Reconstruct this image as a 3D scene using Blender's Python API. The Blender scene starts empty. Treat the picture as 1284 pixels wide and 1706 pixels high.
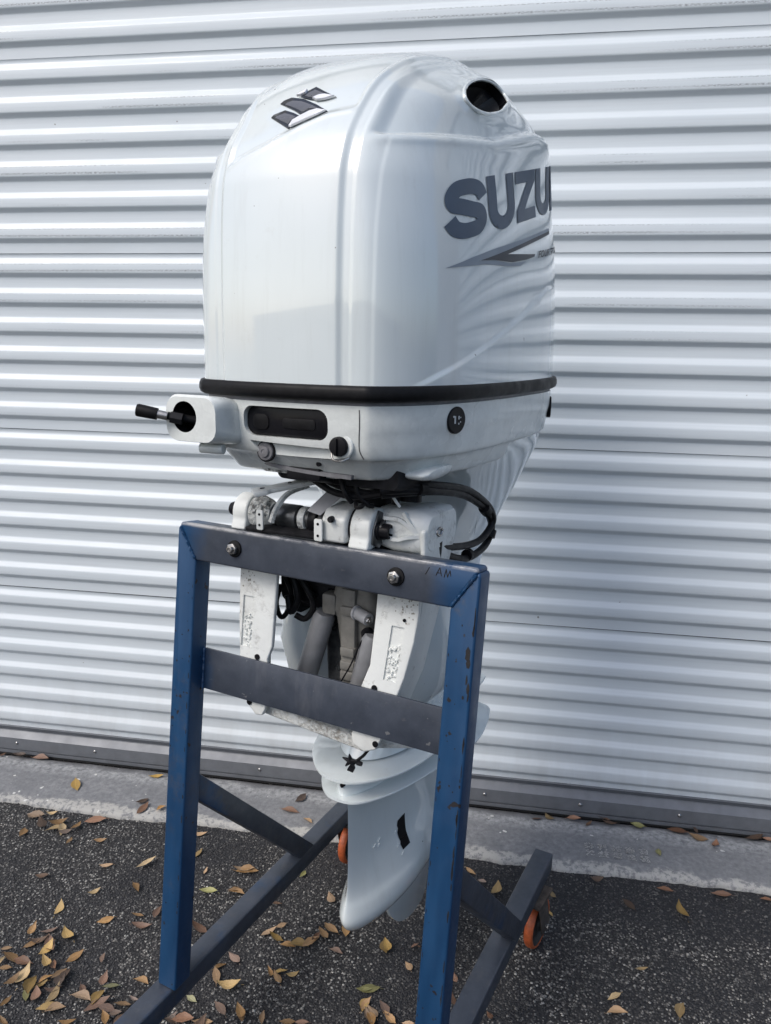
import bpy, bmesh, math, random
import numpy as np
from mathutils import Vector, Matrix, noise
from mathutils.bvhtree import BVHTree

random.seed(4)
SC = bpy.context.scene
COL = SC.collection
R = math.radians

# ------------------------------------------------------------------ camera
cam_d = bpy.data.cameras.new("camera")
cam = bpy.data.objects.new("camera", cam_d)
COL.objects.link(cam)
SC.camera = cam
cam_d.sensor_fit = 'VERTICAL'
cam_d.sensor_height = 24.0
cam_d.lens = 24.0*1250.0/1706.0
cam_d.clip_start = 0.05
cam_d.clip_end = 500
YAW, PITCH, ROLL = R(9.1578), R(-12.3942), R(1.0222)
fw = Vector((-math.sin(YAW)*math.cos(PITCH), math.cos(YAW)*math.cos(PITCH), math.sin(PITCH)))
rt = Vector((math.cos(YAW), math.sin(YAW), 0))
up = rt.cross(fw)
r2 = rt*math.cos(ROLL)+up*math.sin(ROLL)
u2 = -rt*math.sin(ROLL)+up*math.cos(ROLL)
cam.matrix_world = Matrix(((r2.x, u2.x, -fw.x, 0), (r2.y, u2.y, -fw.y, -2.22804), (r2.z, u2.z, -fw.z, 1.46936), (0, 0, 0, 1)))

# ------------------------------------------------------------------ light: high overcast, the brightest part of the sky ahead of the door
SUN_EL, SUN_AZ = R(47), R(222)             # azimuth clockwise from +Y
W = bpy.data.worlds.new("World")
SC.world = W
W.use_nodes = True
wn = W.node_tree.nodes; wl = W.node_tree.links
wn.clear()
sky = wn.new('ShaderNodeTexSky')
sky.sky_type = 'NISHITA'
sky.sun_disc = False
sky.sun_elevation = SUN_EL
sky.sun_rotation = SUN_AZ
sky.air_density = 1.0
sky.dust_density = 3.0
sky.ozone_density = 1.0
bg = wn.new('ShaderNodeBackground')
bg.inputs['Strength'].default_value = 0.15
wo = wn.new('ShaderNodeOutputWorld')
wl.new(sky.outputs[0], bg.inputs['Color'])
wl.new(bg.outputs[0], wo.inputs['Surface'])
sun_d = bpy.data.lights.new("sun", 'SUN')
sun = bpy.data.objects.new("sun", sun_d)
COL.objects.link(sun)
sun_d.energy = 1.25
sun_d.angle = R(28)
sun_d.color = (1.0, 0.985, 0.96)
sd = Vector((math.sin(SUN_AZ)*math.cos(SUN_EL), math.cos(SUN_AZ)*math.cos(SUN_EL), math.sin(SUN_EL)))
sun.rotation_euler = sd.to_track_quat('Z', 'Y').to_euler()
SC.view_settings.view_transform = 'Standard'
SC.view_settings.look = 'None'
SC.view_settings.gamma = 1
SC.view_settings.use_curve_mapping = False
SC.view_settings.exposure = 0.37

# ------------------------------------------------------------------ materials
class NT:
    def __init__(s, name):
        s.m = bpy.data.materials.new(name); s.m.use_nodes = True
        s.n = s.m.node_tree.nodes; s.l = s.m.node_tree.links
        s.b = s.n['Principled BSDF']
        s.tc = s.n.new('ShaderNodeTexCoord')
    def link(s, a, b): s.l.new(a, b)
    def noise(s, scale, detail=4, rough=.5, vec=None, out='Fac', dist=0):
        t = s.n.new('ShaderNodeTexNoise'); t.inputs['Scale'].default_value = scale
        t.inputs['Detail'].default_value = detail; t.inputs['Roughness'].default_value = rough
        t.inputs['Distortion'].default_value = dist
        s.l.new(vec or s.tc.outputs['Object'], t.inputs['Vector']); return t.outputs[out]
    def voro(s, scale, feature='F1', vec=None, out='Distance', rnd=1):
        t = s.n.new('ShaderNodeTexVoronoi'); t.feature = feature; t.inputs['Scale'].default_value = scale
        t.inputs['Randomness'].default_value = rnd
        s.l.new(vec or s.tc.outputs['Object'], t.inputs['Vector']); return t.outputs[out]
    def mapv(s, scale=(1, 1, 1), rot=(0, 0, 0), src='Object'):
        t = s.n.new('ShaderNodeMapping'); t.inputs['Scale'].default_value = scale; t.inputs['Rotation'].default_value = rot
        s.l.new(s.tc.outputs[src], t.inputs['Vector']); return t.outputs[0]
    def ramp(s, fac, stops):
        t = s.n.new('ShaderNodeValToRGB'); e = t.color_ramp.elements
        while len(e) < len(stops): e.new(.5)
        for k, (p, c) in enumerate(stops):
            e[k].position = p
            e[k].color = (c, c, c, 1) if not hasattr(c, '__len__') else (*c, 1)
        s.l.new(fac, t.inputs[0]); return t.outputs[0]
    def mix(s, fac, a, b, mode='MIX'):
        t = s.n.new('ShaderNodeMix'); t.data_type = 'RGBA'; t.blend_type = mode
        for i, x in ((0, fac), (6, a), (7, b)):
            if hasattr(x, 'is_output'): s.l.new(x, t.inputs[i])
            elif i == 0: t.inputs[0].default_value = x
            else: t.inputs[i].default_value = (*x, 1)
        return t.outputs[2]
    def math(s, op, a, b=0, clamp=False):
        t = s.n.new('ShaderNodeMath'); t.operation = op; t.use_clamp = clamp
        for i, x in ((0, a), (1, b)):
            if hasattr(x, 'is_output'): s.l.new(x, t.inputs[i])
            else: t.inputs[i].default_value = x
        return t.outputs[0]
    def sep(s, src):
        t = s.n.new('ShaderNodeSeparateXYZ'); s.l.new(src, t.inputs[0]); return t.outputs
    def set(s, **kw):
        names = dict(color='Base Color', rough='Roughness', metal='Metallic', coat='Coat Weight', coatr='Coat Roughness', spec='Specular IOR Level', sheen='Sheen Weight')
        for k, v in kw.items():
            i = s.b.inputs[names[k]]
            if hasattr(v, 'is_output'): s.l.new(v, i)
            elif k == 'color': i.default_value = (*v, 1)
            else: i.default_value = v
        return s
    def bump(s, h, strength=.3, dist=.002, prev=None):
        t = s.n.new('ShaderNodeBump'); t.inputs['Strength'].default_value = strength; t.inputs['Distance'].default_value = dist
        s.l.new(h, t.inputs['Height'])
        if prev: s.l.new(prev, t.inputs['Normal'])
        s.l.new(t.outputs[0], s.b.inputs['Normal']); return t.outputs[0]

def simple(name, col, rough=.5, metal=0, nscale=60, amt=.25, bump=.1, coat=0):
    t = NT(name)
    f = t.noise(nscale, 5, .6)
    c = t.mix(t.ramp(f, [(.3, 0), (.75, 1)]), tuple(x*(1-amt) for x in col), tuple(min(1, x*(1+amt)) for x in col))
    t.set(color=c, metal=metal, rough=t.ramp(t.noise(nscale*.4, 4), [(.3, max(0, rough-.08)), (.7, min(1, rough+.12))]), coat=coat)
    if bump: t.bump(f, bump, .001)
    return t.m

M = {}
# gloss white engine paint
t = NT('white_gloss_paint')
sm = t.noise(9, 5, .65, t.mapv((1, 1, .35)))
wc = t.mix(t.ramp(t.noise(5, 3), [(.3, 0), (.7, 1)]), (.61, .665, .67), (.66, .71, .715))
drip = t.ramp(t.noise(7, 6, .7, t.mapv((5, 5, .35))), [(.52, 0), (.72, .30)])
wc = t.mix(drip, wc, (.50, .53, .52))
wc = t.mix(t.ramp(t.noise(70, 2, .5), [(.775, 0), (.785, .85)]), wc, (.12, .12, .11))
wc = t.mix(t.ramp(t.noise(26, 8, .8), [(.60, 0), (.80, .35)]), wc, (.47, .48, .46))
t.set(color=wc,
      rough=t.ramp(sm, [(.35, .07), (.6, .12), (.75, .22)]), coat=1.0, coatr=.02, spec=.6)
t.bump(t.noise(4, 1), .03, .004)
M['white'] = t.m
# matt-ish white of the lower cover
t = NT('white_cover_paint')
t.set(color=t.mix(t.ramp(t.noise(22, 6, .7), [(.42, 0), (.75, 1)]), (.67, .70, .68), (.54, .565, .55)),
      rough=t.ramp(t.noise(12, 4), [(.3, .16), (.7, .34)]), coat=.3, coatr=.1)
M['cover'] = t.m
# painted casting with pitted corrosion
def casting(name, lo, hi, grime=(.12, .11, .095), pit_w=.5):
    t = NT(name)
    n1 = t.noise(14, 6, .72); n2 = t.noise(120, 4, .7); v = t.voro(160)
    mask = t.math('MULTIPLY', t.ramp(n1, [(lo, 0), (hi, 1)]), t.ramp(n2, [(.38, 0), (.62, 1)]))
    specks = t.ramp(t.noise(55, 3, .6), [(.66, 0), (.70, 1)])
    c = t.mix(mask, (.66, .68, .66), grime)
    c = t.mix(t.math('MULTIPLY', specks, .4), c, (.30, .28, .25))
    c = t.mix(t.ramp(t.noise(10, 5, .65, t.mapv((1, 1, .4))), [(.50, 0), (.75, .35)]), c, (.42, .41, .38))
    t.set(color=c, rough=t.ramp(mask, [(0, .32), (1, .85)]))
    h = t.math('SUBTRACT', t.math('MULTIPLY', t.noise(38, 5, .6), .6), t.math('MULTIPLY', mask, pit_w))
    t.bump(h, .6, .004)
    return t.m
M['casting'] = casting('painted_casting', .56, .78)
M['corroded'] = casting('corroded_casting', .40, .62, (.23, .215, .185), 1.0)
M['scabby'] = casting('scabby_white_casting', .60, .80, (.30, .28, .25), 1.6)
M['dirtycast'] = casting('greasy_casting', .38, .55, (.04, .04, .04), .8)
M['rubber'] = simple('black_rubber', (.009, .009, .010), .45, 0, 90, .3, .15)
M['black'] = simple('black_plastic', (.010, .010, .012), .35, 0, 60, .3, .1)
M['hose'] = simple('black_cable_sheath', (.012, .012, .013), .38, 0, 200, .3, .3)
M['dark'] = simple('dark_undercover', (.018, .018, .020), .6, 0, 40, .5, .3)
M['steel'] = simple('bare_steel', (.38, .37, .36), .28, .9, 120, .2, .1)
M['chrome'] = simple('bright_trim', (.88, .89, .91), .22, .35, 40, .03, 0)
M['emblem'] = simple('smoked_emblem', (.045, .05, .06), .12, .5, 30, .1, 0)
M['emblem_face'] = simple('smoked_emblem_face', (.13, .135, .15), .25, .3, 30, .1, 0)
M['shaft'] = simple('oily_grey_shaft', (.10, .105, .11), .32, .7, 60, .45, .2)
M['swivel'] = simple('grey_beige_casting', (.17, .165, .15), .5, 0, 70, .18, .2)
M['ram'] = simple('shaded_ram_grey', (.20, .205, .215), .38, 0, 30, .15, .1)  # cylinder grey with the shade of the recess mixed into its colour
M['cylinder'] = simple('grey_painted_cylinder', (.34, .345, .36), .38, 0, 30, .12, .1)
M['decal'] = simple('slate_metallic_print', (.085, .115, .16), .48, .25, 20, .08, 0)
M['decal_light'] = simple('silver_print', (.26, .30, .35), .48, .3, 20, .08, 0)
M['decal_dark'] = simple('charcoal_print', (.05, .055, .068), .48, .2, 20, .08, 0)
M['mark'] = simple('pale_mark_print', (.55, .57, .58), .4)
M['inside'] = simple('intake_black', (.009, .009, .011), .25, 0, 20, .3, 0)
M['grey_gasket'] = simple('grey_gasket', (.16, .16, .17), .5)
M['chip'] = simple('bare_rusted_chip', (.012, .011, .012), .8, 0, 90, .5, .4)
M['pits'] = simple('grey_brown_pitting', (.30, .285, .25), .9, 0, 300, .4, .5)
M['seam'] = simple('panel_gap', (.10, .10, .10), .8)
M['orange'] = simple('orange_polyurethane', (.42, .095, .03), .5, 0, 60, .35, .3)
M['hub'] = simple('caster_hub', (.03, .028, .026), .6, 0, 60, .4, .3)
M['rusty'] = simple('rusty_bracket', (.075, .060, .050), .75, .2, 60, .5, .4)

def stand_paint(name, blue_from, mode):
    """dark worn steel with blue paint; blue_from is a mask recipe"""
    t = NT(name)
    big = t.noise(5, 5, .6); fine = t.noise(90, 5, .7); streak = t.noise(30, 4, .6, t.mapv((1, 1, .12)) if mode == 'post' else t.mapv((.10, 1, 1)))
    blue = t.mix(t.ramp(streak, [(.3, 0), (.75, 1)]), (.007, .040, .105), (.013, .062, .150))
    dark = t.mix(t.ramp(t.noise(18, 6, .7), [(.3, 0), (.7, 1)]), (.034, .042, .058), (.060, .071, .094))
    dark = t.mix(t.ramp(fine, [(.62, 0), (.75, .5)]), dark, (.12, .12, .125))
    x, y, z = t.sep(t.tc.outputs['Object'])[:3]
    if mode == 'post':
        m = t.ramp(t.math('ADD', t.math('MULTIPLY', fine, .35), t.math('MULTIPLY', big, .75)), [(.64, 1), (.72, .55)])
        c = t.mix(m, dark, blue)
        chips = t.math('MULTIPLY', t.ramp(t.noise(46, 3, .5), [(.685, 0), (.70, 1)]), 1)
        c = t.mix(chips, c, (.020, .018, .020))
    elif mode == 'bar':
        ax = t.math('ABSOLUTE', x)
        wear = 1
        m = t.ramp(t.math('ADD', ax, t.math('MULTIPLY', t.math('SUBTRACT', big, .5), .14)), [(blue_from, 0), (blue_from+.05, 1)])
        c = t.mix(m, dark, blue)
    else:
        m = t.ramp(t.noise(6, 5, .7), [(.52, 0), (.66, .85)] if 'brace' in name else [(.56, 0), (.70, .6)])
        c = t.mix(m, dark, blue)
        c = t.mix(t.ramp(t.noise(25, 5, .7), [(.55, 0), (.75, .35)]), c, (.12, .115, .11))
    if name == 'worn_flat_bar_paint':
        c = t.mix(t.ramp(t.noise(7, 4, .6, t.mapv((2.5, 1, .8))), [(.56, 0), (.70, .45)]), c, (.12, .125, .14))
        c = t.mix(t.ramp(t.noise(60, 2, .5), [(.72, 0), (.74, .5)]), c, (.25, .25, .25))
    if name == 'worn_bar_paint':        # rubbed-bright top front edge and a handling line along the face
        h = t.math('ADD', t.math('MULTIPLY', t.math('SUBTRACT', z, 1.143), .9925), t.math('MULTIPLY', t.math('ADD', y, .076), .1219))
        tt = t.math('SUBTRACT', t.math('MULTIPLY', t.math('ADD', y, .076), .9925), t.math('MULTIPLY', t.math('SUBTRACT', z, 1.143), .1219))
        e = t.math('MULTIPLY', t.ramp(t.math('MULTIPLY', h, -100), [(.35, 1), (.75, 0)]), t.ramp(t.math('MULTIPLY', tt, 100), [(.3, 1), (.9, 0)]))
        e = t.math('MULTIPLY', e, t.ramp(t.noise(26, 5, .7, t.mapv((.5, 1, 1))), [(.40, 0), (.56, 1)]))
        c = t.mix(t.math('MULTIPLY', e, .9), c, (.34, .34, .34))
        sc_ = t.ramp(t.noise(9, 6, .75, t.mapv((.35, 3, 3))), [(.60, 0), (.72, .5)])
        c = t.mix(sc_, c, (.10, .105, .115))
    t.set(color=c, rough=t.ramp(t.noise(20, 5, .7), [(.3, .30), (.7, .55)]), metal=.15, spec=.5)
    t.bump(t.math('ADD', t.math('MULTIPLY', fine, .3), big), .25, .0015)
    return t.m
M['post'] = stand_paint('blue_post_paint', 0, 'post')
M['bar'] = stand_paint('worn_bar_paint', .232, 'bar')
M['flatbar'] = stand_paint('worn_flat_bar_paint', .236, 'bar')
M['rail'] = stand_paint('worn_rail_paint', 0, 'rail')
M['brace'] = stand_paint('blue_brace_paint', 0, 'rail')

for k_ in ('rubber', 'black', 'hose', 'dark', 'inside'): M[k_].node_tree.nodes['Principled BSDF'].inputs['Specular IOR Level'].default_value = .14
for k_ in ('decal', 'decal_light', 'decal_dark'): M[k_].node_tree.nodes['Principled BSDF'].inputs['Specular IOR Level'].default_value = .4
# shutter paint; UV = (x metres, corrugation row + phase)
t = NT('shutter_paint')
uv = t.tc.outputs['UV']
ux, uvv = t.sep(uv)[:2]
ph = t.math('FRACT', uvv); row = t.math('FLOOR', uvv)
base = t.mix(t.ramp(t.noise(1.6, 4, .6, t.mapv((1, 1, 3))), [(.3, 0), (.7, 1)]), (.575, .63, .665), (.62, .67, .70))
# streaky chalking along each corrugation
cmb = t.n.new('ShaderNodeCombineXYZ'); t.link(t.math('MULTIPLY', ux, 1.3), cmb.inputs[0]); t.link(t.math('MULTIPLY', uvv, 9), cmb.inputs[1])
base = t.mix(t.ramp(t.noise(2.0, 5, .6, cmb.outputs[0]), [(.45, 0), (.8, .16)]), base, (.34, .34, .35))
# scuffs on the proud edges of some rows
cm2 = t.n.new('ShaderNodeCombineXYZ'); t.link(t.math('MULTIPLY', ux, .9), cm2.inputs[0]); t.link(t.math('MULTIPLY', row, 3.7), cm2.inputs[1])
where = t.ramp(t.noise(1.7, 2, .5, cm2.outputs[0]), [(.49, 0), (.56, 1)])
cm3 = t.n.new('ShaderNodeCombineXYZ'); t.link(t.math('MULTIPLY', ux, 60), cm3.inputs[0]); t.link(t.math('MULTIPLY', uvv, 30), cm3.inputs[1])
dots = t.ramp(t.noise(2.2, 4, .7, cm3.outputs[0]), [(.46, 0), (.56, 1)])
jit = t.math('MULTIPLY', t.math('SUBTRACT', t.noise(1.0, 1, .5, cm2.outputs[0], 'Fac'), .5), .10)
band = t.ramp(t.math('ABSOLUTE', t.math('SUBTRACT', t.math('ADD', ph, jit), .93)), [(.012, 1), (.045, 0)])
band2 = t.ramp(t.math('ABSOLUTE', t.math('SUBTRACT', ph, .70)), [(.008, 1), (.02, 0)])
rowfade = t.ramp(t.math('MULTIPLY', t.math('SUBTRACT', row, 20), .04), [(.22, 1), (.36, .12)])
sc = t.math('MULTIPLY', t.math('MULTIPLY', t.math('MULTIPLY', where, dots), t.math('MAXIMUM', band, t.math('MULTIPLY', band2, .7))), rowfade)
c = t.mix(t.math('MULTIPLY', sc, .8), base, (.09, .09, .095))
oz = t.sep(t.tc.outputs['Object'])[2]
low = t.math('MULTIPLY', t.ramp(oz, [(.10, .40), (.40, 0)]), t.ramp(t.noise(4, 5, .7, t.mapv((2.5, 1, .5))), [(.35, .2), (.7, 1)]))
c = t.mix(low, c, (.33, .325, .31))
spots = t.ramp(t.noise(38, 2, .5), [(.80, 0), (.81, .8)])
c = t.mix(spots, c, (.18, .17, .16))
t.set(color=c, rough=t.ramp(t.noise(6, 4), [(.3, .34), (.7, .48)]), metal=0, spec=.5)
t.bump(t.noise(3.0, 3, .5, t.mapv((1, 1, .5))), .25, .01)
M['shutter'] = t.m
M['shutter_bar'] = simple('grey_bottom_bar', (.16, .17, .185), .45, .3, 25, .12, .1)
M['shutter_line'] = simple('door_seal', (.02, .02, .02), .8)

# asphalt
t = NT('asphalt')
g = t.voro(190, 'F1', out='Color'); gd = t.voro(190)
gx = t.sep(g)[0]
big = t.noise(1.6, 5, .6); mid = t.noise(7, 5, .65)
dampv = t.math('ADD', t.math('MULTIPLY', big, .6), t.math('MULTIPLY', mid, .4))
wx, wy = t.sep(t.tc.outputs['Object'])[:2]
wet = t.math('MULTIPLY', t.math('MULTIPLY', t.math('ADD', t.math('ADD', wy, t.math('MULTIPLY', mid, .30)), .32), 12, True), t.math('MULTIPLY', t.math('ADD', wx, .55), 4, True), True)
dampv = t.math('SUBTRACT', dampv, t.math('MULTIPLY', wet, .22))
damp = t.ramp(dampv, [(.43, 1), (.54, 0)])
c = t.mix(t.ramp(gx, [(0, 0), (.55, .35), (1, 1)]), (.012, .012, .014), (.075, .073, .070))
c = t.mix(t.ramp(gx, [(.88, 0), (.93, 1)]), c, (.20, .19, .18))
c = t.mix(t.ramp(gd, [(.25, 0), (.6, .7)]), c, (.010, .010, .012))
c = t.mix(t.math('MULTIPLY', damp, .55), c, (.010, .011, .015))
t.set(color=c, rough=t.ramp(damp, [(0, .9), (1, .7)]))
b1 = t.bump(t.math('SUBTRACT', t.math('MULTIPLY', t.noise(70, 5, .7), .8), gd), .8, .004)
M['asphalt'] = t.m
# loose aggregate set in the binder
t = NT('aggregate')
a = t.n.new('ShaderNodeAttribute'); a.attribute_name = 'tone'
c = t.mix(t.ramp(a.outputs['Fac'], [(0, 0), (.5, .15), (.85, .55), (1, 1)]), (.040, .040, .042), (.50, .485, .45))
big = t.noise(1.6, 5, .6); mid = t.noise(7, 5, .65)
dampv = t.math('ADD', t.math('MULTIPLY', big, .6), t.math('MULTIPLY', mid, .4))
wx, wy = t.sep(t.tc.outputs['Object'])[:2]
wet = t.math('MULTIPLY', t.math('MULTIPLY', t.math('ADD', t.math('ADD', wy, t.math('MULTIPLY', mid, .30)), .32), 12, True), t.math('MULTIPLY', t.math('ADD', wx, .55), 4, True), True)
dampv = t.math('SUBTRACT', dampv, t.math('MULTIPLY', wet, .22))
damp = t.ramp(dampv, [(.43, 1), (.54, 0)])
c = t.mix(t.math('MULTIPLY', damp, .72), c, (.012, .013, .018))
t.set(color=c, rough=.75)
M['aggregate'] = t.m

# concrete apron: grey worn middle, pale crusts along both edges. object coords: y=0 at the door
t = NT('apron_concrete')
x, y, z = t.sep(t.tc.outputs['Object'])[:3]
n1 = t.noise(9, 6, .7); n2 = t.noise(60, 5, .7); n3 = t.noise(3, 3, .6)
c = t.mix(t.ramp(n2, [(.3, 0), (.7, 1)]), (.135, .14, .15), (.27, .275, .28))
c = t.mix(t.ramp(n1, [(.35, 0), (.7, .7)]), c, (.13, .135, .145))
yy = t.math('ADD', y, t.math('MULTIPLY', t.math('SUBTRACT', n1, .5), .10))
yf = t.math('ADD', y, t.math('ADD', t.math('MULTIPLY', t.math('SUBTRACT', t.noise(6, 3, .6), .5), .10), t.math('MULTIPLY', t.math('SUBTRACT', t.noise(45, 4, .7), .5), .05)))
front = t.ramp(t.math('MULTIPLY', yf, -1), [(.232, 0), (.240, 1)])
back = t.ramp(t.math('MULTIPLY', yy, -1), [(.045, 0), (.065, 1), (.085, 1), (.12, 0)])
c = t.mix(t.math('MULTIPLY', front, t.ramp(n2, [(.40, .15), (.52, 1)])), c, (.37, .365, .345))
c = t.mix(t.math('MULTIPLY', back, t.ramp(n2, [(.35, 0), (.65, .8)])), c, (.40, .41, .41))
c = t.mix(t.ramp(t.noise(38, 1, .4), [(.755, 0), (.765, 1)]), c, (.55, .55, .53))
gap = t.ramp(t.math('MULTIPLY', yy, -1), [(.01, 1), (.05, 0)])  # shade under the door edge, painted into the concrete
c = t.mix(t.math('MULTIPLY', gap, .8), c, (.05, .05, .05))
t.set(color=c, rough=.85)
t.bump(t.math('ADD', t.math('MULTIPLY', n1, 1.0), t.math('MULTIPLY', n2, .5)), .7, .006)
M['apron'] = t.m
M['limestain'] = simple('lime_stain', (.46, .46, .45), .9, 0, 200, .3, .5)
M['blocker_grey'] = simple('sky_blocker_grey', (.30, .31, .31), .9, 0, 3, .15, 0)  # grey of the unseen block added to hold back low sky
M['stucco'] = simple('wall_stucco', (.42, .42, .41), .9, 0, 80, .12, .5)

def leafmat(name, a, b):
    t = NT(name)
    x = t.sep(t.tc.outputs['UV'])
    vein = t.ramp(t.math('ABSOLUTE', t.math('SUBTRACT', x[1], .5)), [(.0, 1), (.05, 0)])
    c = t.mix(t.ramp(t.noise(60, 5, .7), [(.35, 0), (.7, 1)]), a, b)
    c = t.mix(t.math('MULTIPLY', vein, .4), c, tuple(min(1, q*1.5) for q in b))
    c = t.mix(t.ramp(t.noise(140, 3, .6), [(.62, 0), (.72, .7)]), c, tuple(q*.3 for q in a))
    oi = t.n.new('ShaderNodeObjectInfo')
    hs = t.n.new('ShaderNodeHueSaturation'); t.link(c, hs.inputs['Color'])
    t.link(t.math('ADD', t.math('MULTIPLY', oi.outputs['Random'], .8), .45), hs.inputs['Value'])
    t.link(t.math('SUBTRACT', 1.0, t.math('MULTIPLY', t.math('FRACT', t.math('MULTIPLY', oi.outputs['Random'], 7.3)), .35)), hs.inputs['Saturation'])
    t.set(color=hs.outputs[0], rough=.55)
    t.bump(t.noise(120, 4), .3, .001)
    return t.m
LEAF = {'tan': leafmat('leaf_tan', (.25, .125, .04), (.44, .26, .09)),
        'yellow': leafmat('leaf_yellow', (.30, .18, .04), (.46, .30, .08)),
        'brown': leafmat('leaf_brown', (.07, .042, .026), (.14, .08, .045)),
        'rust': leafmat('leaf_rust', (.16, .075, .04), (.27, .14, .075)),
        'green': leafmat('leaf_green', (.18, .18, .06), (.30, .28, .10)),
        'pink': leafmat('leaf_pinkish', (.22, .14, .10), (.33, .22, .16))}

# ------------------------------------------------------------------ geometry helpers
class G:
    """collects shapes for one mesh object"""
    def __init__(s): s.v = []; s.f = []; s.uv = None
    def add(s, vs, fs):
        o = len(s.v); s.v += [tuple(map(float, p)) for p in vs]; s.f += [tuple(i+o for i in f) for f in fs]; return s
    def box(s, a, b):
        (x0, y0, z0), (x1, y1, z1) = a, b
        return s.hexa([(x0, y0, z0), (x1, y0, z0), (x1, y1, z0), (x0, y1, z0), (x0, y0, z1), (x1, y0, z1), (x1, y1, z1), (x0, y1, z1)])
    def hexa(s, p):
        return s.add(p, [(3, 2, 1, 0), (4, 5, 6, 7), (0, 1, 5, 4), (1, 2, 6, 5), (2, 3, 7, 6), (3, 0, 4, 7)])
    def frust(s, p0, p1, r0, r1, n=24, cap=True, sc=(1, 1), tw=0):
        p0, p1 = Vector(p0), Vector(p1); d = (p1-p0).normalized()
        q = d.orthogonal() if abs(d.z) > .9 else Vector((0, 0, 1)).cross(d)
        a = q.normalized(); b = d.cross(a)
        vs = []
        for p, r in ((p0, r0), (p1, r1)):
            for k in range(n):
                t = 2*math.pi*k/n+tw; vs.append(p+a*math.cos(t)*r*sc[0]+b*math.sin(t)*r*sc[1])
        fs = [(k, (k+1) % n, n+(k+1) % n, n+k) for k in range(n)]
        if cap: fs += [tuple(range(n))[::-1], tuple(range(n, 2*n))]
        return s.add(vs, fs)
    def cyl(s, p0, p1, r, n=24): return s.frust(p0, p1, r, r, n)
    def lathe(s, p0, axis, prof, n=28):
        """prof: list of (distance along axis, radius)"""
        d = Vector(axis).normalized(); p0 = Vector(p0)
        q = d.orthogonal() if abs(d.z) > .9 else Vector((0, 0, 1)).cross(d)
        a = q.normalized(); b = d.cross(a)
        vs = []
        for h, r in prof:
            for k in range(n):
                t = 2*math.pi*k/n; vs.append(p0+d*h+a*math.cos(t)*r+b*math.sin(t)*r)
        fs = []
        for i in range(len(prof)-1):
            fs += [(i*n+k, i*n+(k+1) % n, (i+1)*n+(k+1) % n, (i+1)*n+k) for k in range(n)]
        if prof[0][1] > 0: fs.append(tuple(range(n))[::-1])
        m = (len(prof)-1)*n
        if prof[-1][1] > 0: fs.append(tuple(range(m, m+n)))
        return s.add(vs, fs)
    def tube(s, pts, r, n=10, res=6, closed=False):
        P = smooth(pts, res, closed)
        N = len(P); vs = []; prev = None
        for i in range(N):
            a = P[(i-1) % N] if (i > 0 or closed) else P[i]; b = P[(i+1) % N] if (i < N-1 or closed) else P[i]
            d = (b-a).normalized()
            if prev is None: nrm = d.orthogonal().normalized()
            else: nrm = (prev-d*prev.dot(d)).normalized()
            prev = nrm; bn = d.cross(nrm)
            rr = r(i/(N-1)) if callable(r) else r
            for k in range(n):
                t = 2*math.pi*k/n; vs.append(P[i]+nrm*math.cos(t)*rr+bn*math.sin(t)*rr)
        fs = []
        for i in range(N if closed else N-1):
            j = (i+1) % N
            fs += [(i*n+k, i*n+(k+1) % n, j*n+(k+1) % n, j*n+k) for k in range(n)]
        if not closed: fs += [tuple(range(n))[::-1], tuple(range((N-1)*n, N*n))]
        return s.add(vs, fs)
    def ribbon(s, pts, w, h, res=6, wdir=None):
        """flat bar along a path: w across (horizontal), h thick"""
        P = smooth(pts, res); N = len(P); vs = []
        for i in range(N):
            d = (P[min(i+1, N-1)]-P[max(i-1, 0)]).normalized()
            sd = (wdir or d.cross(Vector((0, 0, 1)))).normalized(); n = sd.cross(d).normalized()
            ww = w(i/(N-1)) if callable(w) else w
            for a, b in ((-1, -1), (1, -1), (1, 1), (-1, 1)): vs.append(P[i]+sd*a*ww/2+n*b*h/2)
        fs = []
        for i in range(N-1): fs += [(i*4+k, i*4+(k+1) % 4, i*4+4+(k+1) % 4, i*4+4+k) for k in range(4)]
        fs += [(3, 2, 1, 0), tuple(range((N-1)*4, N*4))]
        return s.add(vs, fs)
    def prism(s, outline, org, ex, ey, depth):
        """outline in (a,b) -> org+a*ex+b*ey, extruded along depth vector"""
        org, ex, ey, dp = Vector(org), Vector(ex), Vector(ey), Vector(depth)
        n = len(outline)
        vs = [org+ex*a+ey*b for a, b in outline]; vs += [p+dp for p in vs]
        fs = [tuple(range(n)), tuple(range(n, 2*n))[::-1]]+[(k, n+k, n+(k+1) % n, (k+1) % n) for k in range(n)]
        return s.add(vs, fs)
    def loft(s, rings, cap=True):
        n = len(rings[0]); vs = [p for r in rings for p in r]; fs = []
        for i in range(len(rings)-1): fs += [(i*n+k, i*n+(k+1) % n, (i+1)*n+(k+1) % n, (i+1)*n+k) for k in range(n)]
        if cap:
            fs += [tuple(range(n))[::-1], tuple(range((len(rings)-1)*n, len(rings)*n))]
        return s.add(vs, fs)

def smooth(pts, res, closed=False):
    P = [Vector(p) for p in pts]; n = len(P); out = []
    if n == 2 or res < 2: return P
    for i in range(n if closed else n-1):
        if closed: a, b, c, d = P[(i-1) % n], P[i], P[(i+1) % n], P[(i+2) % n]
        else: a, b, c, d = P[max(i-1, 0)], P[i], P[i+1], P[min(i+2, n-1)]
        for k in range(res):
            t = k/res
            out.append(.5*((2*b)+(c-a)*t+(2*a-5*b+4*c-d)*t*t+(3*b-3*c+d-a)*t**3))
    if not closed: out.append(P[-1])
    return out

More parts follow.
